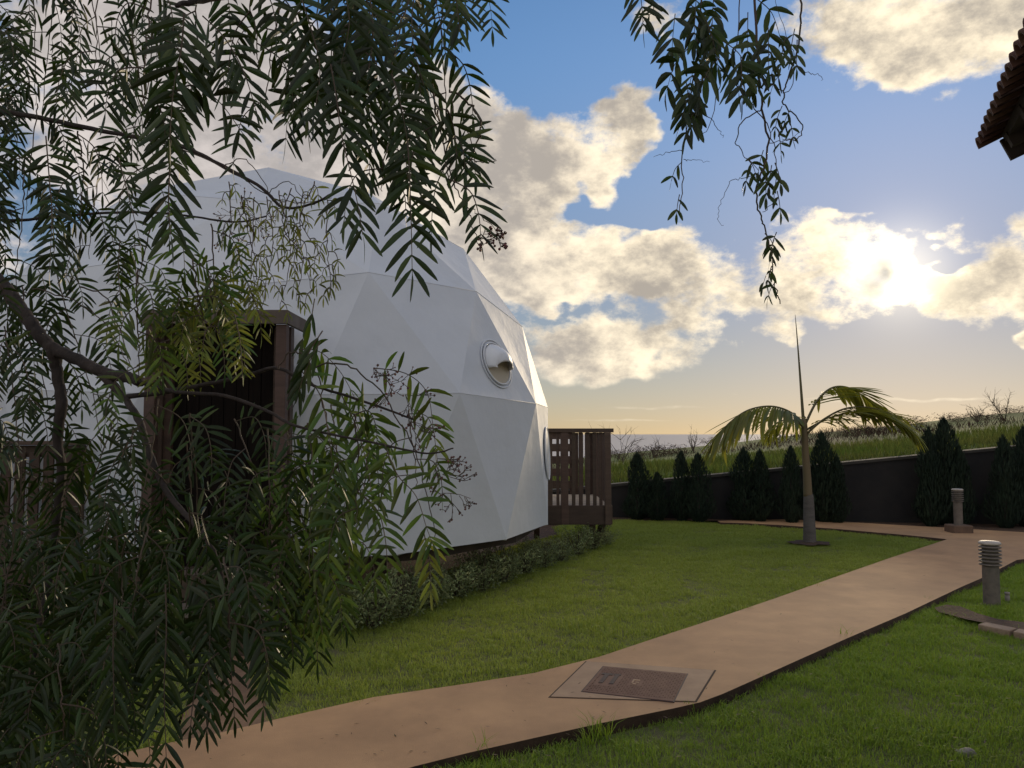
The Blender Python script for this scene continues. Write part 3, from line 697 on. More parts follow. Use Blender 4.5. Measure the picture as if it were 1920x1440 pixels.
# ------------------------------------------------------------------ eave of the house at the top right
A = at(1850, 288, 4.75); Bv = at(1934, 112, 3.5); Bv.z = A.z
ed = (A - Bv).normalized(); Bv = Bv - ed * 2.4
out_ = Vector((ed.y, -ed.x, 0))                                       # away from the garden, into the house
if out_.x < 0: out_ = -out_
slope = Vector((out_.x, out_.y, .42)).normalized()
hs_ = empty('tiled_house', (A.x + out_.x * 2, A.y - 2, -.14)); tag(hs_, 'dark tiled eave of a house at the top right corner', 'house'); o0 = Vector(hs_.location)
def quadbox(name, p, e1, e2, e3, m, par=None):
    P8 = [p - o0 + e1 * a + e2 * b + e3 * c for c in (0, 1) for (a, b) in ((0, 0), (1, 0), (1, 1), (0, 1))]
    return obj(name, P8, [(3, 2, 1, 0), (4, 5, 6, 7), (0, 1, 5, 4), (1, 2, 6, 5), (2, 3, 7, 6), (3, 0, 4, 7)], m, par or hs_)
ln = (A - Bv).length; nup = ed.cross(slope); nup = nup if nup.z > 0 else -nup
quadbox('roof_deck', Bv + slope * .10, (A - Bv) + ed * -.06, slope * 3.2, nup * .05, m_eave)
nt_ = int(ln / .118)
tmesh = None
for k in range(nt_ + 1):
    for r_ in range(7):
        base = Bv + ed * (ln - k * .118 - .03) + slope * (r_ * .36 - .02) + nup * (.055 + .010 * (r_ % 2))
        if tmesh is None:
            vs = []; fs = []; na = 8
            for i in range(na + 1):
                a = math.pi * i / na
                for (l_, rr) in ((0, .058), (.42, .048)):
                    for th in (0, .016): vs.append((l_, -(rr - th) * math.cos(a), (rr - th) * math.sin(a)))
            for i in range(na):
                q = i * 4; fs += [(q, q + 4, q + 6, q + 2), (q + 1, q + 3, q + 7, q + 5), (q, q + 1, q + 5, q + 4), (q + 2, q + 6, q + 7, q + 3)]
            tmesh = mesh('roof_tile', vs, fs, m_tile, True)
        mw = Matrix((slope, ed, nup)).transposed().to_4x4(); mw = Matrix.Translation(base - o0 + Vector((0, 0, R.uniform(-.006, .006)))) @ mw @ Matrix.Rotation(R.uniform(-.03, .03), 4, 'Z')
        inst('roof_tile', tmesh, hs_, mw)
quadbox('fascia_board', A + slope * .13 - Vector((0, 0, .12)) - ed * .05, slope * 2.6, ed * .03, nup * .14, m_eave)
for k in range(9):
    quadbox('rafter', A - ed * (.18 + k * .42) + slope * .12 - Vector((0, 0, .07)), slope * 2.5, ed * .06, nup * .09, m_eave)
quadbox('wall_plate', A + out_ * .26 - Vector((0, 0, .14)) - ed * (ln - .0), ed * (ln - .02), out_ * .14, Vector((0, 0, .13)), m_eave)
quadbox('wall', A + out_ * .40 - Vector((0, 0, A.z + .14)) - ed * ln, ed * (ln - .35), out_ * .2, Vector((0, 0, A.z + .02)), m_white)

# ------------------------------------------------------------------ palm on the lawn
PB0 = gp(1518, 1021, -.03); PD = PB0.y
palm = empty('palm_tree', PB0); tag(palm, 'young king palm with grey trunk and drooping fronds on the lawn', 'palm')
def pp_(px, py, dd=0.0): return at(px, py, PD + dd) - PB0
path = [pp_(1518, 1026), pp_(1518, 1005), pp_(1517, 970), pp_(1516, 935), pp_(1515, 928)]
mb = MB(); mb.tube(catmull(path, 5), [.098 - .034 * (i / 20) for i in range(21)], 18); mb.build('trunk', m_ptrunk, palm, True)
for k in range(7):
    t = k / 7; c = path[0].lerp(path[3], .08 + t * .88); r_ = .099 - .034 * (.08 + t * .88)
    mb = MB(); mb.tube([c + Vector((r_ * math.cos(a), r_ * math.sin(a), 0)) for a in [i * 2 * math.pi / 20 for i in range(21)]], .0045, 5, False); mb.build('leaf_scar', m_ptrunk, palm, True)
sh = catmull([pp_(1515, 931), pp_(1513, 890), pp_(1510, 845), pp_(1508, 800), pp_(1507, 780)], 5)
mb = MB(); mb.tube(sh, [.064, .063, .061, .059, .058, .056, .055, .054, .052, .051, .050, .048, .047, .046, .044, .046, .043, .040, .036, .03, .02], 16); mb.build('crownshaft', m_shaft, palm, True)
sp = catmull([pp_(1507, 800), pp_(1502, 730), pp_(1496, 650), pp_(1491, 590)], 5)
mb = MB(); mb.tube(sp, [.024 * (1 - i / 15) + .003 for i in range(16)], 8); mb.build('spear_leaf', m_palmrib, palm, True)
leafm = []
for k in range(4):                                                   # four drooping leaflet shapes, one metre long, shared by all leaflets
    vs = []; fs = []; ns = 7; dr = (.05, .16, .30, .48)[k]
    for i in range(ns + 1):
        t = i / ns; w_ = .020 * (.45 + 2.2 * t) * (1 - t) ** .55 * 1.5 if t < 1 else .0
        x = t * (1 - .22 * dr * t); z = -dr * t * t * .8
        vs += [(x, -w_, z + w_ * .35), (x, 0, z), (x, w_, z + w_ * .35)]
    for i in range(ns): fs += [(i * 3, i * 3 + 1, i * 3 + 4, i * 3 + 3), (i * 3 + 1, i * 3 + 2, i * 3 + 5, i * 3 + 4)]
    leafm.append(mesh('leaflet', vs, fs, m_palmleaf, True))
def palm_frond(pts, length, n, hang, seed):
    r = random.Random(seed); pth = catmull([pp_(*q) for q in pts], 8)
    mb = MB(); nn = len(pth); mb.tube(pth, [.020 * (1 - .85 * i / nn) for i in range(nn)], 6); fr = mb.build('frond', m_palmrib, palm, True)
    for i in range(n):
        t = .16 + .84 * i / (n - 1); k = min(int(t * (nn - 1)), nn - 2); fq = t * (nn - 1) - k
        p = pth[k].lerp(pth[k + 1], fq); tg = (pth[k + 1] - pth[k]).normalized()
        s_ = tg.cross(UP).normalized()
        for sd in (-1, 1):
            l_ = length * (math.sin(math.pi * min(1, .18 + .70 * t)) ** .6) * r.uniform(.85, 1.1)
            a = (tg * (.45 + .5 * t) + s_ * sd * (.75 - .35 * t) + Vector((0, 0, -hang * r.uniform(.7, 1.3)))).normalized()
            z = UP - a * UP.dot(a)
            z = z.normalized(); y = z.cross(a)
            z = (z + y * r.uniform(-.35, .35) * 1.0).normalized(); y = z.cross(a).normalized(); z = a.cross(y)
            mw = Matrix((a * l_, y * l_ * 1.15, z * l_)).transposed().to_4x4(); mw.translation = p
            inst('leaflet', leafm[min(3, max(0, int(r.gauss(1.2 + hang * 1.0, .8))))], fr, mw)
palm_frond([(1508, 805, -.02), (1488, 777, -.10), (1450, 762, -.22), (1405, 768, -.34), (1368, 792, -.42), (1342, 822, -.45)], .76, 40, .36, 11)
palm_frond([(1510, 795, .02), (1532, 752, .05), (1560, 727, .10), (1592, 727, .15), (1628, 748, .2), (1660, 765, .22)], .80, 34, .30, 12)
palm_frond([(1514, 812, -.02), (1545, 786, -.08), (1585, 766, -.15), (1630, 764, -.2), (1675, 778, -.28), (1710, 806, -.32)], .74, 34, .30, 13)
palm_frond([(1512, 806, .03), (1552, 785, .25), (1600, 772, .5), (1650, 772, .7), (1700, 785, .85)], .66, 22, .10, 14)
palm_frond([(1507, 800, .03), (1488, 788, .25), (1462, 790, .45), (1440, 806, .6)], .50, 20, .55, 15)
sr = MB(); pts_ = []
for k in range(26):
    a = k * 2 * math.pi / 26; r_ = .30 + .13 * mnoise.noise(Vector((math.cos(a) * 2, math.sin(a) * 2, 0))); pts_.append((PB0.x + r_ * math.cos(a), PB0.y + r_ * .9 * math.sin(a), .001))
tag(obj('soil_patch', [(PB0.x, PB0.y, .02)] + pts_, [(0, k + 1, (k + 1) % 26 + 1) for k in range(26)], m_soil), kind='structure')
SQ = [gp(x, y, -.01) for x, y in [(1752, 1139), (1775, 1133), (1800, 1136), (1835, 1150), (1870, 1160), (1920, 1166), (1990, 1176), (1960, 1186), (1900, 1179), (1865, 1172), (1840, 1166), (1810, 1160), (1780, 1152), (1760, 1147)]]
tag(obj('soil_patch', [(p.x, p.y, -.012) for p in SQ], [tuple(range(len(SQ)))], m_soil), kind='structure')
# strip of bare soil between the far path and the wall
SB = [gp(x, y, 0) for x, y in [(1480, 973.4), (1560, 976.2), (1679, 983.2), (1771, 988.2), (1920, 997), (2100, 1011), (2500, 1044)]]
SB = [(p.x, p.y) for p in SB] + [(14, wall_y(14) - .1), (-1.0, wall_y(-1.0) - .1), (1.5, 14.7)]
tag(obj('planting_bed', [(x, y, -.025) for x, y in SB], [tuple(range(len(SB)))], m_soil), kind='structure')

# tall weeds left standing along the path edges
for i, (x, y, h, nb, lab) in enumerate([(1128, 1378, .15, 46, 'largest clump of tall grass at the near path edge below the manhole cover'), (1100, 1388, .10, 30, 'smaller clump of grass left of the largest one at the path edge'), (1583, 1196, .13, 14, 'thin upright grass stalks at the near path edge under the bollard'), (1176, 1222, .10, 14, 'grass stalks at the far path edge above the manhole cover'), (905, 1412, .10, 16, 'small grass clump at the near path edge left of the manhole'), (1290, 1328, .07, 18, 'low grass clump at the near path edge beside the manhole'), (1745, 1128, .07, 18, 'low grass clump at the path edge left of the near bollard'), (1425, 1275, .07, 16, 'low grass clump at the bend of the near path edge')]):
    v, f = blade_clump(800 + i, nb, h, .05, .0045); g0 = gp(x, y, -.03)
    o = obj('weed_tuft', v, f, gm_right); o.location = (g0.x, g0.y, -.05); tag(o, lab, 'grass clump', 'grass clumps along the path edges')

# fallen leaflets scattered on path and grass
rl_ = random.Random(12); vs = []; fs = []
for k in range(260):
    px_l = rl_.uniform(250, 1900); py_l = rl_.uniform(1030, 1435); q = gp(px_l, py_l, .0); a = rl_.uniform(0, 6.283); L_ = rl_.uniform(.02, .045)
    d_ = Vector((math.cos(a), math.sin(a), 0)); b_ = Vector((-d_.y, d_.x, 0)) * L_ * .11; z_ = Vector((0, 0, rl_.uniform(.004, .010))); n_l = len(vs)
    vs += [q + z_ * .6, q + d_ * L_ * .5 + b_ + z_, q + d_ * L_ + z_ * 1.4, q + d_ * L_ * .5 - b_ + z_]; fs.append((n_l, n_l + 1, n_l + 2, n_l + 3))
tag(obj('leaf_litter', vs, fs, mat('dry_leaflet', (.16, .11, .05), (.09, .06, .035), .8, 30, island=.5)), 'dry fallen leaflets scattered over path and grass', 'leaves', kind='stuff')

# ------------------------------------------------------------------ foliage made of small faces
def spray(vs, fs, p, a, w, nrm, L_, W_):
    k = len(vs); b = nrm.cross(a).normalized() * W_ * .5
    vs += [p, p + a * L_ * .45 + b, p + a * L_, p + a * L_ * .45 - b]; fs += [(k, k + 1, k + 2, k + 3)]
def rv(r): return Vector((r.gauss(0, 1), r.gauss(0, 1), r.gauss(0, 1))).normalized()
def cypress_mesh(seed, n=3600):
    r = random.Random(seed); vs = []; fs = []
    lumps = [(r.uniform(0, 6.283), r.uniform(.05, .95), r.uniform(.6, 1.25)) for _ in range(26)]
    for i in range(n):
        h = r.random() ** 1.25; a = r.uniform(0, 6.283)
        prof = (.16 + .84 * min(1, h * 5)) * (1 - h) ** .58
        k = 1.0
        for (la, lh, lk) in lumps:
            d = abs((a - la + 3.1416) % 6.2832 - 3.1416); k += (lk - 1) * math.exp(-(d / .7) ** 2 - ((h - lh) / .12) ** 2)
        rad = prof * k * (r.random() ** .35)
        o = Vector((math.cos(a), math.sin(a), 0)); p = o * rad * .5 + Vector((0, 0, h * .93))
        ax = (o * r.uniform(.15, .55) + UP * r.uniform(.5, 1.1) + rv(r) * .25).normalized()
        spray(vs, fs, p, ax, None, (o + rv(r) * .7).normalized(), r.uniform(.045, .095), r.uniform(.012, .028))
    for i in range(60):
        p = Vector((r.gauss(0, .012), r.gauss(0, .012), r.uniform(.88, .97))); spray(vs, fs, p, (UP + rv(r) * .2).normalized(), None, rv(r), r.uniform(.03, .07), .012)
    return mesh('crown', vs, fs, m_cyp)
cyp = [cypress_mesh(s) for s in (1, 2, 3, 4)]
mb = MB(); mb.tube([(0, 0, -.05), (0, 0, .5), (0, 0, .85)], [.03, .02, .006], 7); cyp_trunk = mesh('trunk', mb.v, mb.f, m_bark)
cl = [(1194, 843, 62, 'lone narrow cypress just right of the balcony'), (1277, 838, 46, 'left of the pair of slim cypresses left of the palm'), (1308, 842, 56, 'right of the pair of slim cypresses left of the palm'),
      (1394, 834, 66, 'cypress beneath the tip of the left palm frond'), (1424, 836, 52, 'cypress just left of the leftmost palm trunk shadow gap'), (1482, 828, 50, 'slim cypress directly left of the palm trunk'),
      (1540, 803, 70, 'tall cypress directly right of the palm trunk'), (1568, 846, 44, 'short cypress tucked right of the tall one by the palm'), (1740, 795, 62, 'cypress just left of the tallest on the right'),
      (1768, 775, 78, 'tallest cypress, behind the far bollard light'), (1797, 826, 48, 'short cypress just right of the tallest one'), (1880, 810, 64, 'cypress second from the right picture edge'), (1918, 794, 70, 'cypress cut by the right picture edge'),
      (1232, 878, 46, 'shortest cypress between balcony and slim pair')]
cl[4] = (1424, 836, 52, 'second cypress left of the palm trunk')
for i, (cx, ty, wd, lab) in enumerate(cl):
    X = (cx - 960) / FPX * 13.6; D_ = wall_y(X) - .42 - .12 * (i % 3)
    top = at(cx, ty + 6, D_); b0 = Vector((top.x, D_, -.06)); H = top.z + .06
    t = empty('cypress_tree', b0); tag(t, lab, 'cypress', 'young cypresses along the garden wall')
    wm = wd * D_ / FPX
    M4 = Matrix.Rotation(i * 1.7, 4, 'Z') @ Matrix.Diagonal((wm * 1.38, wm * 1.38, H, 1))
    inst('trunk', cyp_trunk, t, Matrix.Diagonal((1, 1, H, 1))); inst('crown', cyp[i % 4], t, M4)

def shrub_mesh(seed, n=1500):
    r = random.Random(seed); vs = []; fs = []
    for s_ in range(60):
        a = r.uniform(0, 6.283); l_ = r.uniform(.55, 1.05); tilt = r.uniform(.05, .75)
        d0 = Vector((math.cos(a) * tilt, math.sin(a) * tilt, 1)).normalized(); b0 = Vector((math.cos(a), math.sin(a), 0)) * r.uniform(0, .22)
        for q in range(n // 60):
            t = r.random() ** .6; p = b0 + d0 * l_ * t + rv(r) * .045
            spray(vs, fs, p, (d0 * .6 + rv(r) * .8).normalized(), None, rv(r), r.uniform(.05, .09), r.uniform(.018, .034))
    return mesh('foliage', vs, fs, m_shrub)
def stems_mesh(seed):
    r = random.Random(seed); mb = MB()
    for s_ in range(18):
        a = r.uniform(0, 6.283); tilt = r.uniform(.05, .7); mb.tube([(0, 0, -.1), (math.cos(a) * tilt * .4, math.sin(a) * tilt * .4, .5), (math.cos(a) * tilt * .75, math.sin(a) * tilt * .75, .85)], [.012, .008, .003], 4, False)
    return mesh('stems', mb.v, mb.f, m_twig)
shm = [shrub_mesh(s) for s in (21, 22, 23)]; stm = [stems_mesh(s) for s in (31, 32)]
row = [(560, 1150, .50), (640, 1165, .55), (700, 1158, .56), (755, 1140, .58), (810, 1120, .56), (860, 1102, .52), (905, 1088, .54), (948, 1072, .50), (985, 1058, .50), (1020, 1046, .46), (1052, 1034, .48), (1084, 1022, .50), (1112, 1012, .48), (1136, 1004, .36), (900, 1062, .42), (1000, 1030, .42), (760, 1105, .40)]
nm = ['first', 'second', 'third', 'fourth', 'fifth', 'sixth', 'seventh', 'eighth', 'ninth', 'tenth', 'eleventh', 'twelfth', 'thirteenth']
for i, (x, y, h) in enumerate(row):
    p = gp(x, y + 14, 0); t = empty('low_shrub', (p.x, p.y, -.05))
    if i < 13: lab = '%s grey-green shrub from the left in the border under the dome' % nm[i]
    elif i == 13: lab = 'smallest grey-green shrub at the right end of the dome border'
    else: lab = ('grey-green shrub in the back row below the vent', 'grey-green shrub in the back row below the dome right edge', 'grey-green shrub in the back row beside the hanging pepper leaves')[i - 14]
    tag(t, lab, 'shrub', 'low shrubs in the border under the dome')
    M4 = Matrix.Rotation(i * 2.1, 4, 'Z') @ Matrix.Diagonal((h * 1.0, h * 1.0, h * (.70 + .25 * ((i * 7) % 5) / 5), 1))
    inst('foliage', shm[i % 3], t, M4); inst('stems', stm[i % 2], t, M4)

# ------------------------------------------------------------------ beyond the wall: tall grass, brush, bare shrubs
def tuft_field(name, n, xr, dr, hr, wd, m, label, cat, cond=None, lean=.5, seed=5):
    r = random.Random(seed); vs = []; fs = []
    k = 0
    while k < n:
        x = r.uniform(*xr); d = r.uniform(*dr); y = wall_y(x) + d
        if cond and not cond(x, y, r): k += .15; continue
        k += 1
        z = field_z(x, y) - .03; h = r.uniform(*hr) * (.6 + .7 * (mnoise.noise(Vector((x * .5, y * .5, seed))) + .5)); a = r.uniform(0, 6.283)
        tip = Vector((x + h * lean * r.gauss(0, .6), y + h * lean * r.gauss(0, .6), z + h)); b = Vector((math.cos(a), math.sin(a), 0)) * wd * .5
        p = Vector((x, y, z)); m_ = p.lerp(tip, .5) + Vector((0, 0, h * .08)); q = len(vs)
        vs += [p - b, p + b, m_ + b * .8, m_ - b * .8, tip]; fs += [(q, q + 1, q + 2, q + 3), (q + 3, q + 2, q + 4)]
    return tag(obj(name, vs, fs, m), label, cat, kind='stuff')
tuft_field('tall_grass', 26000, (-1, 16), (.15, 6.5), (.10, .28), .018, m_tallgrass, 'tall green grass on the field beyond the garden wall', 'grass', seed=5)
tuft_field('dry_brush', 11000, (-2, 34), (8, 17), (.08, .25), .018, m_brush, 'brown dry brush along the crest of the field', 'brush', cond=lambda x, y, r: mnoise.noise(Vector((x * .22, y * .22, 9))) > -.15, lean=.8, seed=6)
def bush(px, py, depth, w_, h_, m, label, seed):
    p = at(px, py, depth); z = field_z(p.x, depth); t = empty('field_bush', (p.x, depth, z - .05)); tag(t, label, 'bush', 'bushes on the crest of the field')
    inst('foliage', seed, t, Matrix.Diagonal((w_, w_, h_, 1)))
bsm = []
for s in (41, 42):
    me = shrub_mesh(s, 900); me.materials.clear(); me.materials.append(m_brush); bsm.append(me)
cres = [(1150, .9, .5, 'small brown bush beside the bare sapling by the balcony'), (1205, 1.2, .62, 'brown bush behind the lone narrow cypress'), (1250, 1.5, .7, 'brown bush between the lone cypress and the slim pair'), (1345, 1.3, .6, 'brown bush behind the slim cypress pair'), (1600, 1.4, .55, 'dark bush on the crest above the short cypress'), (1640, 1.0, .6, 'dark bush on the crest under the right palm frond'),
        (1700, 1.6, .7, 'brown bush on the crest left of the tallest cypress'), (1800, 1.5, .6, 'brown bush on the crest right of the tallest cypress'), (1850, 1.1, .5, 'small brown bush on the crest near the bare saplings'), (1905, 1.5, .55, 'brown bush on the crest at the right picture edge')]
for i, (px, w_, h_, lab) in enumerate(cres): bush(px, 840, 29.0 - (i % 3), w_, h_ * .62, m_brush, lab, bsm[i % 2])
def bare(px, depth, h, label, seed):
    p = at(px, 840, depth); z = field_z(p.x, depth); t = empty('bare_sapling', (p.x, depth, z - .05)); tag(t, label, 'sapling', 'bare saplings on the field')
    r = random.Random(seed)
    def br(p0, d, l_, rad, lev, name):
        pts = [p0]; dd = d.copy(); st = 5
        for q in range(st): dd = (dd + rv(r) * .16 + UP * .04).normalized(); pts.append(pts[-1] + dd * l_ / st)
        mb.tube(pts, [rad * (1 - .75 * q / st) for q in range(st + 1)], 4, False)
        if lev:
            for q in range(3 + (lev > 1) * 2): br(pts[r.randint(1, st)], (dd + rv(r) * .85).normalized(), l_ * r.uniform(.4, .7), rad * .5, lev - 1, name)
    for q in range(4):
        mb = MB(); br(Vector((0, 0, 0)), (UP + rv(r) * .5).normalized(), h * r.uniform(.6, .9), .018, 2, ''); mb.build('branch', m_twig, t)
bare(1166, 24, 1.05, 'bare twiggy sapling standing right of the balcony', 1); bare(1226, 26, .6, 'low bare sapling above the brown bushes', 2); bare(1300, 27, .75, 'thin bare sapling behind the slim cypress pair', 3)
bare(1836, 26, .65, 'left of the two bare saplings on the right skyline', 4); bare(1884, 25, .85, 'taller of the two bare saplings on the right skyline', 5); bare(1440, 27, .5, 'bare sapling behind the left palm frond', 6)

# ------------------------------------------------------------------ pepper tree hanging over the near left
TB = Vector((-2.1, 2.3, -.1))
tree = empty('pepper_tree', TB); tag(tree, 'weeping pepper tree whose dark feathery branches hang across the left', 'tree')
rt = random.Random(3)
def tp(px, py, d): return at(px, py, d) - TB
def limb(pts, r0, r1, m=m_bark, name='limb', n=10, knob=.12):
    c = catmull(pts, 7); nn = len(c)
    c = [p + rv(rt) * r0 * .10 for p in c]
    mb = MB(); mb.tube(c, [(r0 + (r1 - r0) * i / (nn - 1)) * (1 + knob * mnoise.noise(p * 14)) for i, p in enumerate(c)], n)
    return mb.build(name, m, tree, True)
limb([(0, 0, -.1), (.05, -.03, .6), (.02, .0, 1.3), (.15, -.05, 2.0), (.2, -.1, 2.9), (.5, -.2, 3.7)], .16, .09, name='trunk', n=14)
limb([(.15, -.05, 2.0), tp(-300, 330, 2.0), tp(-120, 430, 1.8), tp(-20, 512, 1.7), tp(25, 560, 1.68), tp(62, 612, 1.66), tp(98, 652, 1.65), tp(140, 672, 1.64), tp(200, 700, 1.62), tp(235, 706, 1.60), tp(264, 716, 1.58)], .0180, .0105)
limb([tp(98, 656, 1.65), tp(107, 700, 1.66), tp(115, 760, 1.66), tp(108, 820, 1.67), tp(115, 880, 1.68), tp(108, 960, 1.7), tp(95, 1080, 1.72), tp(70, 1200, 1.72), tp(50, 1330, 1.7), tp(36, 1470, 1.7)], .0125, .006)
limb([tp(190, 702, 1.62), tp(232, 744, 1.6), tp(262, 792, 1.56), tp(280, 850, 1.52), tp(318, 930, 1.48), tp(380, 1000, 1.44), tp(410, 1060, 1.42), tp(420, 1130, 1.4)], .0085, .0035)
limb([tp(236, 744, 1.6), tp(300, 736, 1.58), tp(380, 722, 1.55), tp(460, 705, 1.5), tp(520, 690, 1.46), tp(580, 720, 1.44), tp(680, 752, 1.42), tp(780, 788, 1.4)], .0058, .0016)
limb([tp(262, 716, 1.58), tp(330, 735, 1.55), tp(420, 742, 1.5), tp(500, 770, 1.46), tp(560, 800, 1.42), tp(700, 830, 1.38), tp(800, 850, 1.36), tp(850, 840, 1.35)], .0042, .0012)
limb([(.2, -.1, 2.9), tp(-250, 150, 2.0), tp(-30, 203, 1.9), tp(60, 218, 1.88), tp(190, 245, 1.85), tp(295, 264, 1.82), tp(350, 278, 1.8), tp(420, 312, 1.78), tp(490, 352, 1.75), tp(530, 388, 1.72), tp(580, 384, 1.7), tp(625, 362, 1.68)], .0078, .0022)
limb([(.2, -.1, 2.9), tp(-200, 380, 2.0), tp(0, 412, 1.9), tp(110, 405, 1.88), tp(235, 398, 1.85), tp(330, 402, 1.83), tp(440, 416, 1.8), tp(500, 405, 1.78)], .0045, .0018)
limb([(.5, -.2, 3.7), tp(-100, -420, 1.7), tp(200, -330, 1.5), tp(450, -230, 1.3), tp(640, -140, 1.2), tp(760, -90, 1.15), tp(860, -60, 1.12)], .03, .006)
limb([(.5, -.2, 3.7), tp(100, -620, 1.9), tp(500, -480, 1.8), tp(900, -330, 1.75), tp(1200, -170, 1.72), tp(1380, -60, 1.7), tp(1500, -10, 1.7)], .035, .006)
limb([tp(640, -140, 1.2), tp(560, -60, 1.1), tp(480, -20, 1.05), tp(380, 0, .98), tp(330, 10, .95)], .008, .003)

def leaflet(vs, fs, p, a, wd, nrm, L_, W_, curl, r):
    """one lance-shaped leaflet, folded along its midrib and curving down"""
    k = len(vs); b = wd; prof = (.20, .82, 1.0, .86, .48); down = Vector((0, 0, -1))
    ax = a.copy(); q = p.copy(); st = L_ / 4.4
    for i, w_ in enumerate(prof):
        bb = b * W_ * .5 * w_
        vs += [q - bb + nrm * W_ * .10 * w_, q, q + bb + nrm * W_ * .10 * w_]
        ax = (ax + (down * .62 + nrm * r.uniform(-.5, .2)) * curl).normalized(); q = q + ax * st
    vs.append(q - ax * st * .55)
    for i in range(4):
        s_ = k + i * 3; fs += [(s_, s_ + 1, s_ + 4, s_ + 3), (s_ + 1, s_ + 2, s_ + 5, s_ + 4)]
    e = k + 12; fs += [(e, e + 1, e + 3), (e + 1, e + 2, e + 3)]
FR = []; SHOWN = 1.0
def frond(pts3, L_, pairs, W_=None, seed=0, roll=None, young=False, curl=.21, gap=0.05, ang=1.25, start=.06):
    """a compound leaf: rachis plus paired leaflets"""
    r = random.Random(seed); pairs = int(round(pairs * 1.12)); W_ = W_ or L_ * .162
    c = catmull(pts3, 6) if len(pts3) > 2 else [Vector(pts3[0]).lerp(Vector(pts3[1]), i / 6) for i in range(7)]
    nn = len(c); vs = []; fs = []
    mb = MB(); mb.tube(c, [max(.0006, .0013 * (1 - .6 * i / nn)) for i in range(nn)], 4, False); rv_, rf = mb.v, mb.f
    mid = c[nn // 2] + TB - Vector((0, 0, EYE)); view = mid.normalized()
    roll = r.uniform(-.7, .7) if roll is None else roll
    for i in range(pairs):
        t = start + (1 - start) * (i + .5) / pairs; kk = min(int(t * (nn - 1)), nn - 2); f_ = t * (nn - 1) - kk
        p = c[kk].lerp(c[kk + 1], f_); tg = (c[kk + 1] - c[kk]).normalized()
        s_ = tg.cross(view)
        if s_.length < .05: s_ = tg.orthogonal()
        s_.normalize(); s_ = Quaternion(tg, roll + r.gauss(0, .18)) @ s_
        n0 = s_.cross(tg).normalized()
        for sd in (-1, 1):
            if r.random() < gap: continue
            th = min(1.5, ang * r.uniform(.88, 1.12) * (1.16 - .50 * t))
            ax = (tg * math.cos(th) + s_ * sd * math.sin(th) + rv(r) * .10).normalized()
            nr = (n0 + rv(r) * .45); nr = (nr - ax * nr.dot(ax)).normalized(); wd = nr.cross(ax)
            sz = (.72 + .28 * math.sin(math.pi * min(1, t * .9 + .1))) * r.uniform(.82, 1.12)
            leaflet(vs, fs, p + tg * r.uniform(-.15, .15) * L_ * .2, ax, wd, nr, L_ * sz, W_ * sz, curl * r.uniform(.4, 1.5), r)
    tg = (c[-1] - c[-2]).normalized(); nr = rv(r); nr = (nr - tg * nr.dot(tg)).normalized(); leaflet(vs, fs, c[-1], tg, nr.cross(tg), nr, L_ * .7, W_ * .7, curl, r)
    n = len(vs); nl = len(fs)
    allv = vs + rv_; allf = fs + [tuple(q + n for q in f) for f in rf]
    d = max(.3, mid.length); size = (c[0] - c[-1]).length * L_ / d ** 2
    FR.append((size * SHOWN, allv, allf, nl, young))
def pxfrond(p, d, Lpx, pairs, d2=None, **kw):
    """frond along measured image points at a depth; Lpx is its leaflet length in the image"""
    m = d / FPX; pts = [tp(x, y, d + ((d2 or d) - d) * i / (len(p) - 1)) for i, (x, y) in enumerate(p)]
    frond(pts, Lpx * m, pairs, **kw)
def strand(p, d, Lpx, every, flen, pairs, seed, spread=.7, tw=.0016, young=False, roll=None, **kw):
    """a hanging twig with fronds set alternately along it"""
    r = random.Random(seed); m = d / FPX
    c = catmull([tp(x, y, d + r.gauss(0, .03)) for x, y in p], 7); nn = len(c)
    c = [q + rv(r) * .002 for q in c]
    mb = MB(); mb.tube(c, [tw * (1 - .6 * i / nn) for i in range(nn)], 5, False); mb.build('twig', m_twig, tree, True)
    tot = sum((c[i + 1] - c[i]).length for i in range(nn - 1)); n = max(1, int(tot / (every * m))); sd = 1
    for i in range(n + 1):
        t = (i + r.uniform(.0, .6)) / (n + 1); k = min(int(t * (nn - 1)), nn - 2); q = c[k].lerp(c[k + 1], t * (nn - 1) - k); tg = (c[k + 1] - c[k]).normalized()
        view = (q + TB - Vector((0, 0, EYE))).normalized(); s_ = tg.cross(view).normalized() * sd; sd = -sd
        s_ = (s_ + view * r.uniform(-.9, .9)).normalized(); l_ = flen * m * r.uniform(.7, 1.25)
        d0 = (tg * .5 + s_ * spread + UP * .15).normalized()
        p1 = q + d0 * l_ * .35; p2 = p1 + (d0 * .45 + Vector((0, 0, -1)) * .8).normalized() * l_ * .35; p3 = p2 + (d0 * .12 + Vector((0, 0, -1))).normalized() * l_ * .35
        frond([q, p1, p2, p3], Lpx * m * r.uniform(.85, 1.15), pairs, seed=r.randint(0, 10 ** 6), young=young, roll=roll, **kw)

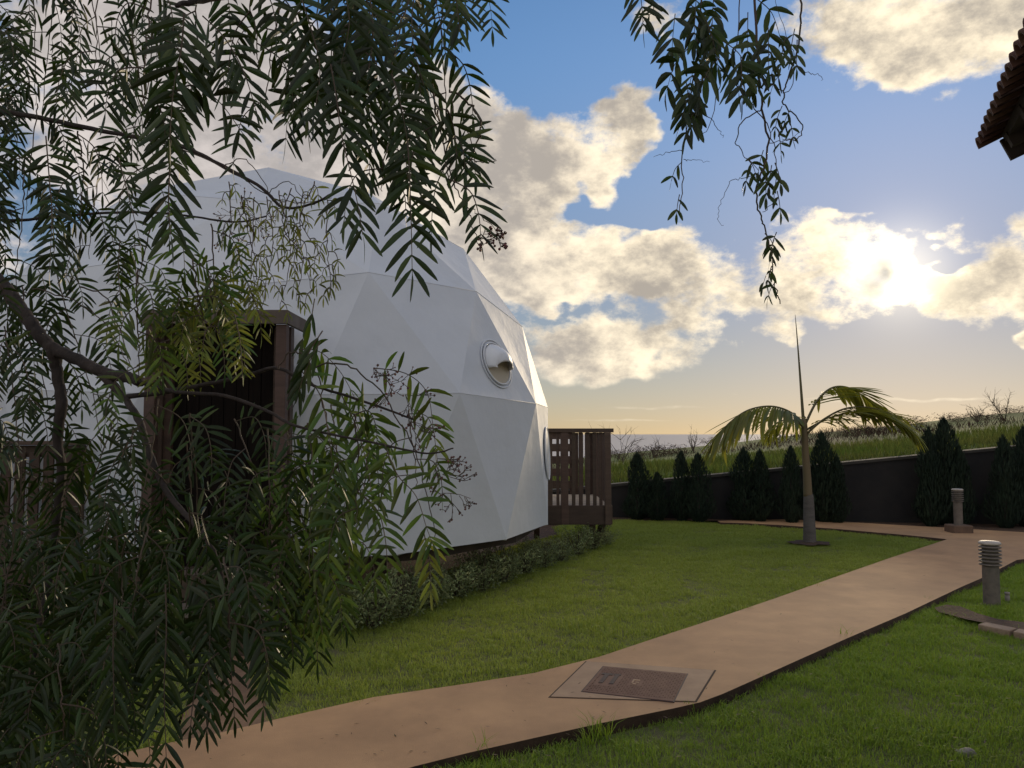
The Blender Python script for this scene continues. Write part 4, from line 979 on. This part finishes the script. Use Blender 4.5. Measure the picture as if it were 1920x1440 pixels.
# fronds and twigs that can be told apart in the photograph
pxfrond([(86, 255), (92, 330), (97, 400), (93, 510)], 1.35, 58, 11, seed=1, roll=.1, ang=1.35)
pxfrond([(222, 295), (235, 345), (248, 395), (262, 450)], 1.4, 44, 9, seed=2, roll=.0, ang=1.35)
pxfrond([(252, 440), (254, 490), (256, 560)], 1.7, 26, 9, seed=3, roll=.1, ang=1.35)
pxfrond([(225, 450), (222, 510), (228, 580)], 1.6, 30, 9, seed=4, ang=1.28)
pxfrond([(345, 25), (340, 90), (325, 170), (318, 262)], .92, 95, 9, seed=5, roll=.15, ang=1.09)
pxfrond([(320, 255), (318, 320), (316, 380), (320, 440)], .95, 90, 7, seed=6, roll=-.1, ang=0.96)
pxfrond([(318, 180), (360, 160), (410, 190), (455, 250)], .95, 78, 7, seed=7, roll=.4, ang=1.15)
pxfrond([(380, 30), (420, 70), (455, 130), (478, 200)], 1.0, 75, 8, seed=8, roll=.2, ang=1.02)
pxfrond([(620, 120), (632, 190), (640, 250), (668, 370), (680, 440)], .98, 84, 10, seed=9, roll=.1, ang=1.02)
pxfrond([(764, 262), (768, 330), (771, 420), (773, 512)], 1.0, 82, 9, seed=10, roll=.05, ang=1.28)
pxfrond([(735, 140), (752, 200), (765, 270)], 1.05, 66, 7, seed=11, roll=.3)
pxfrond([(815, -10), (825, 40), (836, 105)], 1.15, 58, 7, seed=12, roll=.1, ang=1.02)
pxfrond([(780, -30), (772, 40), (778, 100), (795, 160)], 1.1, 66, 9, seed=13, roll=.2, ang=1.09)
pxfrond([(850, -30), (858, 20), (862, 60)], 1.1, 60, 5, seed=14, roll=.1, ang=0.77)
pxfrond([(560, -20), (585, 60), (600, 130), (590, 210)], 1.0, 85, 8, seed=15, roll=.3, ang=1.09)
pxfrond([(690, -30), (700, 60), (690, 150), (700, 240)], 1.05, 80, 10, seed=16, roll=-.2, ang=1.15)
pxfrond([(640, -40), (655, 40), (640, 120)], 1.0, 85, 7, seed=17, roll=-.3, ang=1.09)
pxfrond([(1193, -45), (1202, 0), (1206, 50)], 1.5, 62, 5, seed=18, roll=.1, ang=0.96)
pxfrond([(1225, 690 - 690), (1225, 20), (1215, 30)], 1.5, 40, 3, seed=19, roll=.1, ang=0.96)
# lower right: the spray in front of the dome
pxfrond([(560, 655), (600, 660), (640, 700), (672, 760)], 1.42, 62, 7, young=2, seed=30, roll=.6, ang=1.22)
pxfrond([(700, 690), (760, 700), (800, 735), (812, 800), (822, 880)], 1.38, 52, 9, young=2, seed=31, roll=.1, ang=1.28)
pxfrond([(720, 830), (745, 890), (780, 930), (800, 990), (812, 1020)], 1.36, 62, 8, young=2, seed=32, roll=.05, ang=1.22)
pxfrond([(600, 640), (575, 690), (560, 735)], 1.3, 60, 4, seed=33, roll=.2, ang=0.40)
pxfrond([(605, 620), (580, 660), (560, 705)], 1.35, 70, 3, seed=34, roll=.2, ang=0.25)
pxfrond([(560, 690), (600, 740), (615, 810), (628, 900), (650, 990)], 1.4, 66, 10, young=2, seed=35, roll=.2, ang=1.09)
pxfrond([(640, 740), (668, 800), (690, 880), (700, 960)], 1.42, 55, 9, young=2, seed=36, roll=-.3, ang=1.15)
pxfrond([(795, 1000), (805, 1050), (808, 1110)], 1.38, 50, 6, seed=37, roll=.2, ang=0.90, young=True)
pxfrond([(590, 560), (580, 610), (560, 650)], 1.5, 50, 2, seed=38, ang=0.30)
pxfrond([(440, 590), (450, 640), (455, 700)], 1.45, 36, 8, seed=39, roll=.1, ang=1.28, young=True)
pxfrond([(290, 760), (240, 830), (205, 930), (200, 1030)], 1.45, 46, 14, seed=40, roll=.1, ang=1.35)
pxfrond([(250, 800), (245, 870), (262, 960)], 1.5, 36, 11, seed=41, roll=.0, ang=1.35)
pxfrond([(310, 1095), (312, 1180), (308, 1290), (312, 1430)], 1.15, 72, 12, seed=42, roll=.1, ang=0.90)
pxfrond([(215, 1120), (212, 1230), (215, 1340)], 1.15, 70, 10, seed=43, roll=.05, ang=0.90)
pxfrond([(395, 1130), (393, 1220), (388, 1370)], 1.2, 62, 11, seed=44, roll=-.1, ang=0.90)
pxfrond([(430, 1140), (432, 1230), (440, 1350)], 1.25, 50, 10, seed=45, roll=.2, ang=1.02)
pxfrond([(470, 1090), (490, 1170), (505, 1290)], 1.3, 50, 10, seed=46, roll=.2, ang=0.77)
pxfrond([(60, 1200), (50, 1320), (36, 1440)], 1.4, 58, 9, seed=47, roll=.1, ang=1.28)
pxfrond([(585, 1000), (590, 1090), (605, 1190)], 1.45, 48, 10, young=2, seed=48, roll=.2, ang=0.90)
pxfrond([(650, 990), (655, 1060), (640, 1130)], 1.45, 48, 9, young=2, seed=49, roll=.2, ang=0.90)
# upper right: sparse twigs against the sky
def twig(p, d, r0, seed, fl=[], jag=.003):
    r = random.Random(seed); c = catmull([tp(x, y, d) for x, y in p], 6); c = [q + rv(r) * jag for q in c]; nn = len(c)
    mb = MB(); mb.tube(c, [r0 * (1 - .6 * i / nn) for i in range(nn)], 5, False); mb.build('twig', m_twig, tree, True); return c
twig([(1412, -60), (1418, 60), (1422, 130), (1430, 205), (1441, 262), (1437, 300), (1420, 350), (1424, 400), (1434, 430), (1446, 480), (1452, 530), (1464, 568)], 1.7, .0030, 1)
twig([(1322, -60), (1312, 60), (1305, 130), (1290, 205), (1281, 290), (1279, 352), (1272, 398)], 1.7, .0022, 2)
twig([(1495, -30), (1503, 30), (1494, 95), (1478, 150), (1468, 190), (1488, 215), (1506, 240), (1492, 262), (1470, 262)], 1.7, .0024, 3)
twig([(1350, 130), (1380, 160), (1410, 198), (1440, 240), (1455, 300), (1452, 370), (1430, 400)], 1.7, .0016, 4)
twig([(1430, 205), (1395, 225), (1380, 262), (1395, 290), (1420, 320)], 1.7, .0016, 5)
twig([(1440, 268), (1480, 262), (1500, 250)], 1.7, .001, 6); twig([(1281, 282), (1250, 286), (1226, 294)], 1.7, .0009, 7); twig([(1422, 330), (1392, 334), (1366, 345), (1352, 380), (1346, 408), (1356, 424)], 1.7, .0009, 8)
twig([(1486, 112), (1512, 135), (1535, 140), (1542, 150)], 1.7, .001, 9); twig([(1322, 210), (1345, 240), (1356, 256)], 1.7, .001, 10); twig([(1284, 300), (1300, 300), (1328, 304)], 1.7, .0008, 11)
twig([(1390, -40), (1380, 80), (1352, 150), (1330, 230), (1310, 262)], 1.7, .0014, 12); twig([(1420, 120), (1450, 160), (1480, 170), (1490, 110), (1470, 60), (1450, -20)], 1.7, .0012, 13)
rq = random.Random(77)
for (x0, y0, n, sx, sy, Lp, prs, ln) in [(1330, 20, 9, 60, 70, 46, 5, 90), (1340, 110, 8, 60, 45, 52, 4, 80), (1420, 40, 7, 30, 50, 44, 4, 80), (1300, 180, 5, 25, 35, 44, 3, 60), (1490, 60, 5, 18, 50, 30, 3, 55), (1480, 200, 7, 20, 45, 24, 3, 45), (1440, 330, 8, 30, 60, 32, 2, 40), (1280, 330, 4, 12, 35, 26, 2, 36), (1442, 440, 5, 14, 25, 30, 2, 36), (1448, 510, 5, 10, 35, 24, 2, 34), (1400, 300, 4, 14, 30, 30, 2, 34), (1295, 10, 4, 25, 20, 55, 4, 70), (1455, 130, 4, 25, 30, 30, 3, 40)]:
    for k in range(max(2, int(n * .68))):
        x = rq.gauss(x0, sx * .5); y = rq.gauss(y0, sy * .5); a = rq.gauss(1.57, .45)
        pxfrond([(x, y), (x + math.cos(a) * ln * .5, y + math.sin(a) * ln * .5), (x + math.cos(a) * ln * .8, y + ln)], 1.7 + rq.gauss(0, .04), Lp * 1.15, prs, seed=rq.randint(0, 10 ** 6), ang=1.15, curl=.42, gap=.15, W_=Lp * 1.15 * 1.7 / FPX * .25)

# hanging strands that fill the mass, by part of the crown
def fill(n, x0, x1, y0, y1, d0, d1, Lpx, length, every, flen, pairs, seed, lean=.12, young=False, **kw):
    r = random.Random(seed)
    for k in range(n):
        x = x0 + (x1 - x0) * ((k + r.random()) / n); y = r.uniform(y0, y1); d = r.uniform(d0, d1); l_ = length * r.uniform(.7, 1.2); lx = r.gauss(0, lean) * l_
        strand([(x, y), (x + lx * .4 + r.gauss(0, 6), y + l_ * .35), (x + lx * .8, y + l_ * .7), (x + lx, y + l_)], d, Lpx, every, flen, pairs, r.randint(0, 10 ** 6), young=young, **kw)
fill(8, -40, 300, -80, 40, 1.5, 2.1, 41, 300, 72, 130, 8, 100)
fill(5, -30, 200, 180, 330, 1.5, 2.0, 44, 230, 72, 124, 8, 101)
fill(4, 280, 560, -90, -20, 1.15, 1.4, 60, 240, 87, 130, 7, 102)
fill(6, 540, 860, -120, -30, 1.1, 1.4, 66, 270, 81, 135, 7, 103)
fill(2, 640, 830, 120, 200, 1.1, 1.3, 64, 210, 81, 119, 6, 104)
fill(4, -40, 110, 460, 640, 1.6, 2.0, 41, 300, 67, 119, 9, 105)
fill(4, 220, 430, 380, 520, 1.4, 1.7, 44, 180, 60, 113, 8, 106, young=2)
fill(4, 330, 440, 480, 600, 1.4, 1.6, 37, 110, 47, 97, 9, 107, young=True)
fill(8, -40, 200, 820, 1000, 1.5, 1.9, 41, 420, 67, 130, 9, 108)
fill(7, 200, 560, 740, 840, 1.4, 1.8, 49, 330, 64, 135, 8, 109)
fill(9, 150, 500, 940, 1060, 1.2, 1.6, 57, 230, 67, 130, 8, 110, lean=.08)
fill(8, -60, 180, 1080, 1240, 1.4, 1.8, 50, 260, 69, 130, 8, 111)
fill(4, 520, 690, 720, 860, 1.4, 1.6, 53, 300, 69, 130, 8, 112, young=2)
fill(2, 690, 840, 760, 850, 1.4, 1.55, 44, 170, 72, 103, 6, 113, young=2)
fill(3, -150, 10, -60, 900, 1.4, 1.9, 46, 400, 69, 130, 8, 114)
fill(3, -80, 170, 1150, 1220, 1.25, 1.5, 55, 190, 60, 125, 8, 115, lean=.08)
fill(5, 0, 300, 900, 1060, 1.9, 2.3, 36, 300, 50, 110, 9, 116)
SHOWN = 0.0                                                          # the crown goes on above and beside the view
fill(9, -500, 900, -900, -450, 1.3, 2.2, 60, 420, 90, 150, 8, 117)
fill(7, -650, -120, -300, 700, 1.4, 2.2, 55, 420, 85, 140, 8, 118)
SHOWN = 1.0
# curly young twigs before the dome top
for k in range(9):
    x = 430 + k * 23; y = 340 + rq.uniform(-10, 60)
    strand([(x, y), (x + rq.gauss(0, 12), y + 70), (x + rq.gauss(8, 14), y + 130), (x + rq.gauss(12, 12), y + rq.uniform(170, 250))], 1.7, 27, 30, 30, 2, 900 + k, spread=.9, tw=.0014, young=True, curl=.45, gap=.2)
twig([(290, 262), (420, 315), (500, 365), (560, 380), (620, 372)], 1.75, .0016, 20); twig([(420, 312), (460, 300), (500, 352), (520, 392)], 1.75, .0014, 21); twig([(500, 365), (540, 340), (570, 372), (590, 350)], 1.75, .0012, 22)
twig([(840, 170), (876, 190), (898, 220), (898, 260), (880, 300), (850, 320), (842, 345)], 1.15, .0018, 23); twig([(880, 300), (905, 304), (930, 301)], 1.15, .0010, 24); twig([(838, 240), (842, 300), (850, 335), (868, 380), (885, 420), (897, 460)], 1.15, .0014, 25); twig([(868, 380), (900, 405), (935, 440)], 1.15, .0009, 26)
twig([(812, 160), (822, 220), (836, 250), (845, 230), (850, 180)], 1.15, .0018, 27)
twig([(520, 690), (545, 660), (572, 670), (600, 720), (612, 790), (640, 900), (660, 1000)], 1.42, .0018, 28); twig([(590, 690), (640, 680), (700, 720), (760, 810), (800, 920), (816, 1010)], 1.4, .0018, 29)
twig([(150, 600 - 60), (200, 560), (230, 640), (243, 690)], 1.6, .0018, 30); twig([(60, 540), (130, 560), (190, 600), (230, 660), (241, 695)], 1.6, .0016, 31)
def berries(px, py, d, size, seed):
    r = random.Random(seed); m = d / FPX; mb = MB(); p0 = tp(px, py, d); tips = []
    def go(p, dr, l_, lev):
        q = p + dr * l_; mb.tube([p, (p + q) / 2 + rv(r) * l_ * .08, q], [.0007, .0006, .0005], 3, False)
        if lev == 0: tips.append(q); return
        for k in range(3): go(p.lerp(q, r.uniform(.4, 1)), (dr + rv(r) * .8).normalized(), l_ * .55, lev - 1)
    for k in range(3): go(p0, (Vector((.5, 0, -.3)) + rv(r) * .7).normalized(), size * m, 2)
    o = mb.build('berry_cluster', m_twig, tree); o.data.materials.append(m_berry)
    bm = bmesh.new(); bm.from_mesh(o.data)
    for q in tips:
        g = bmesh.ops.create_icosphere(bm, subdivisions=1, radius=r.uniform(.0012, .0026), matrix=Matrix.Translation(q))
        for v in g['verts']:
            for fc in v.link_faces: fc.material_index = 1
    bm.to_mesh(o.data); bm.free()
for k, (x, y, s) in enumerate([(700, 690, 45), (735, 720, 45), (760, 740, 40), (830, 890, 40), (845, 925, 40), (770, 790, 40), (460, 400, 40), (480, 420, 40), (430, 410, 40), (893, 450, 34), (930, 440, 24), (820, 860, 36)]): berries(x, y, 1.4 if y > 600 else (1.75 if x < 600 else 1.15), s, 500 + k)

# the 280 fronds that show largest are leaves of their own, the rest one mass of foliage
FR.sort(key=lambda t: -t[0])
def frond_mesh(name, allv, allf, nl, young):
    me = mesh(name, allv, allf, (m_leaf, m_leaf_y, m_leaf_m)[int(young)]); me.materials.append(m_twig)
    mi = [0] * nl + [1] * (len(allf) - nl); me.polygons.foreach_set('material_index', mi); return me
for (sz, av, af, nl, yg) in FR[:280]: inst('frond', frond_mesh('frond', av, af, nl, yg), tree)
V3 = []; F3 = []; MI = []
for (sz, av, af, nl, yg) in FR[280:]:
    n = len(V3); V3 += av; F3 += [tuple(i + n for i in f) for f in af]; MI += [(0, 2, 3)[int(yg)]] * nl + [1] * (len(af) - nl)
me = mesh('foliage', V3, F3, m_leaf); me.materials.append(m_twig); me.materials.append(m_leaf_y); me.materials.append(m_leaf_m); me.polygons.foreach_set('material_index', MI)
tag(inst('foliage', me, tree), kind='stuff')
print('fronds', len(FR), 'triangles', len(F3))
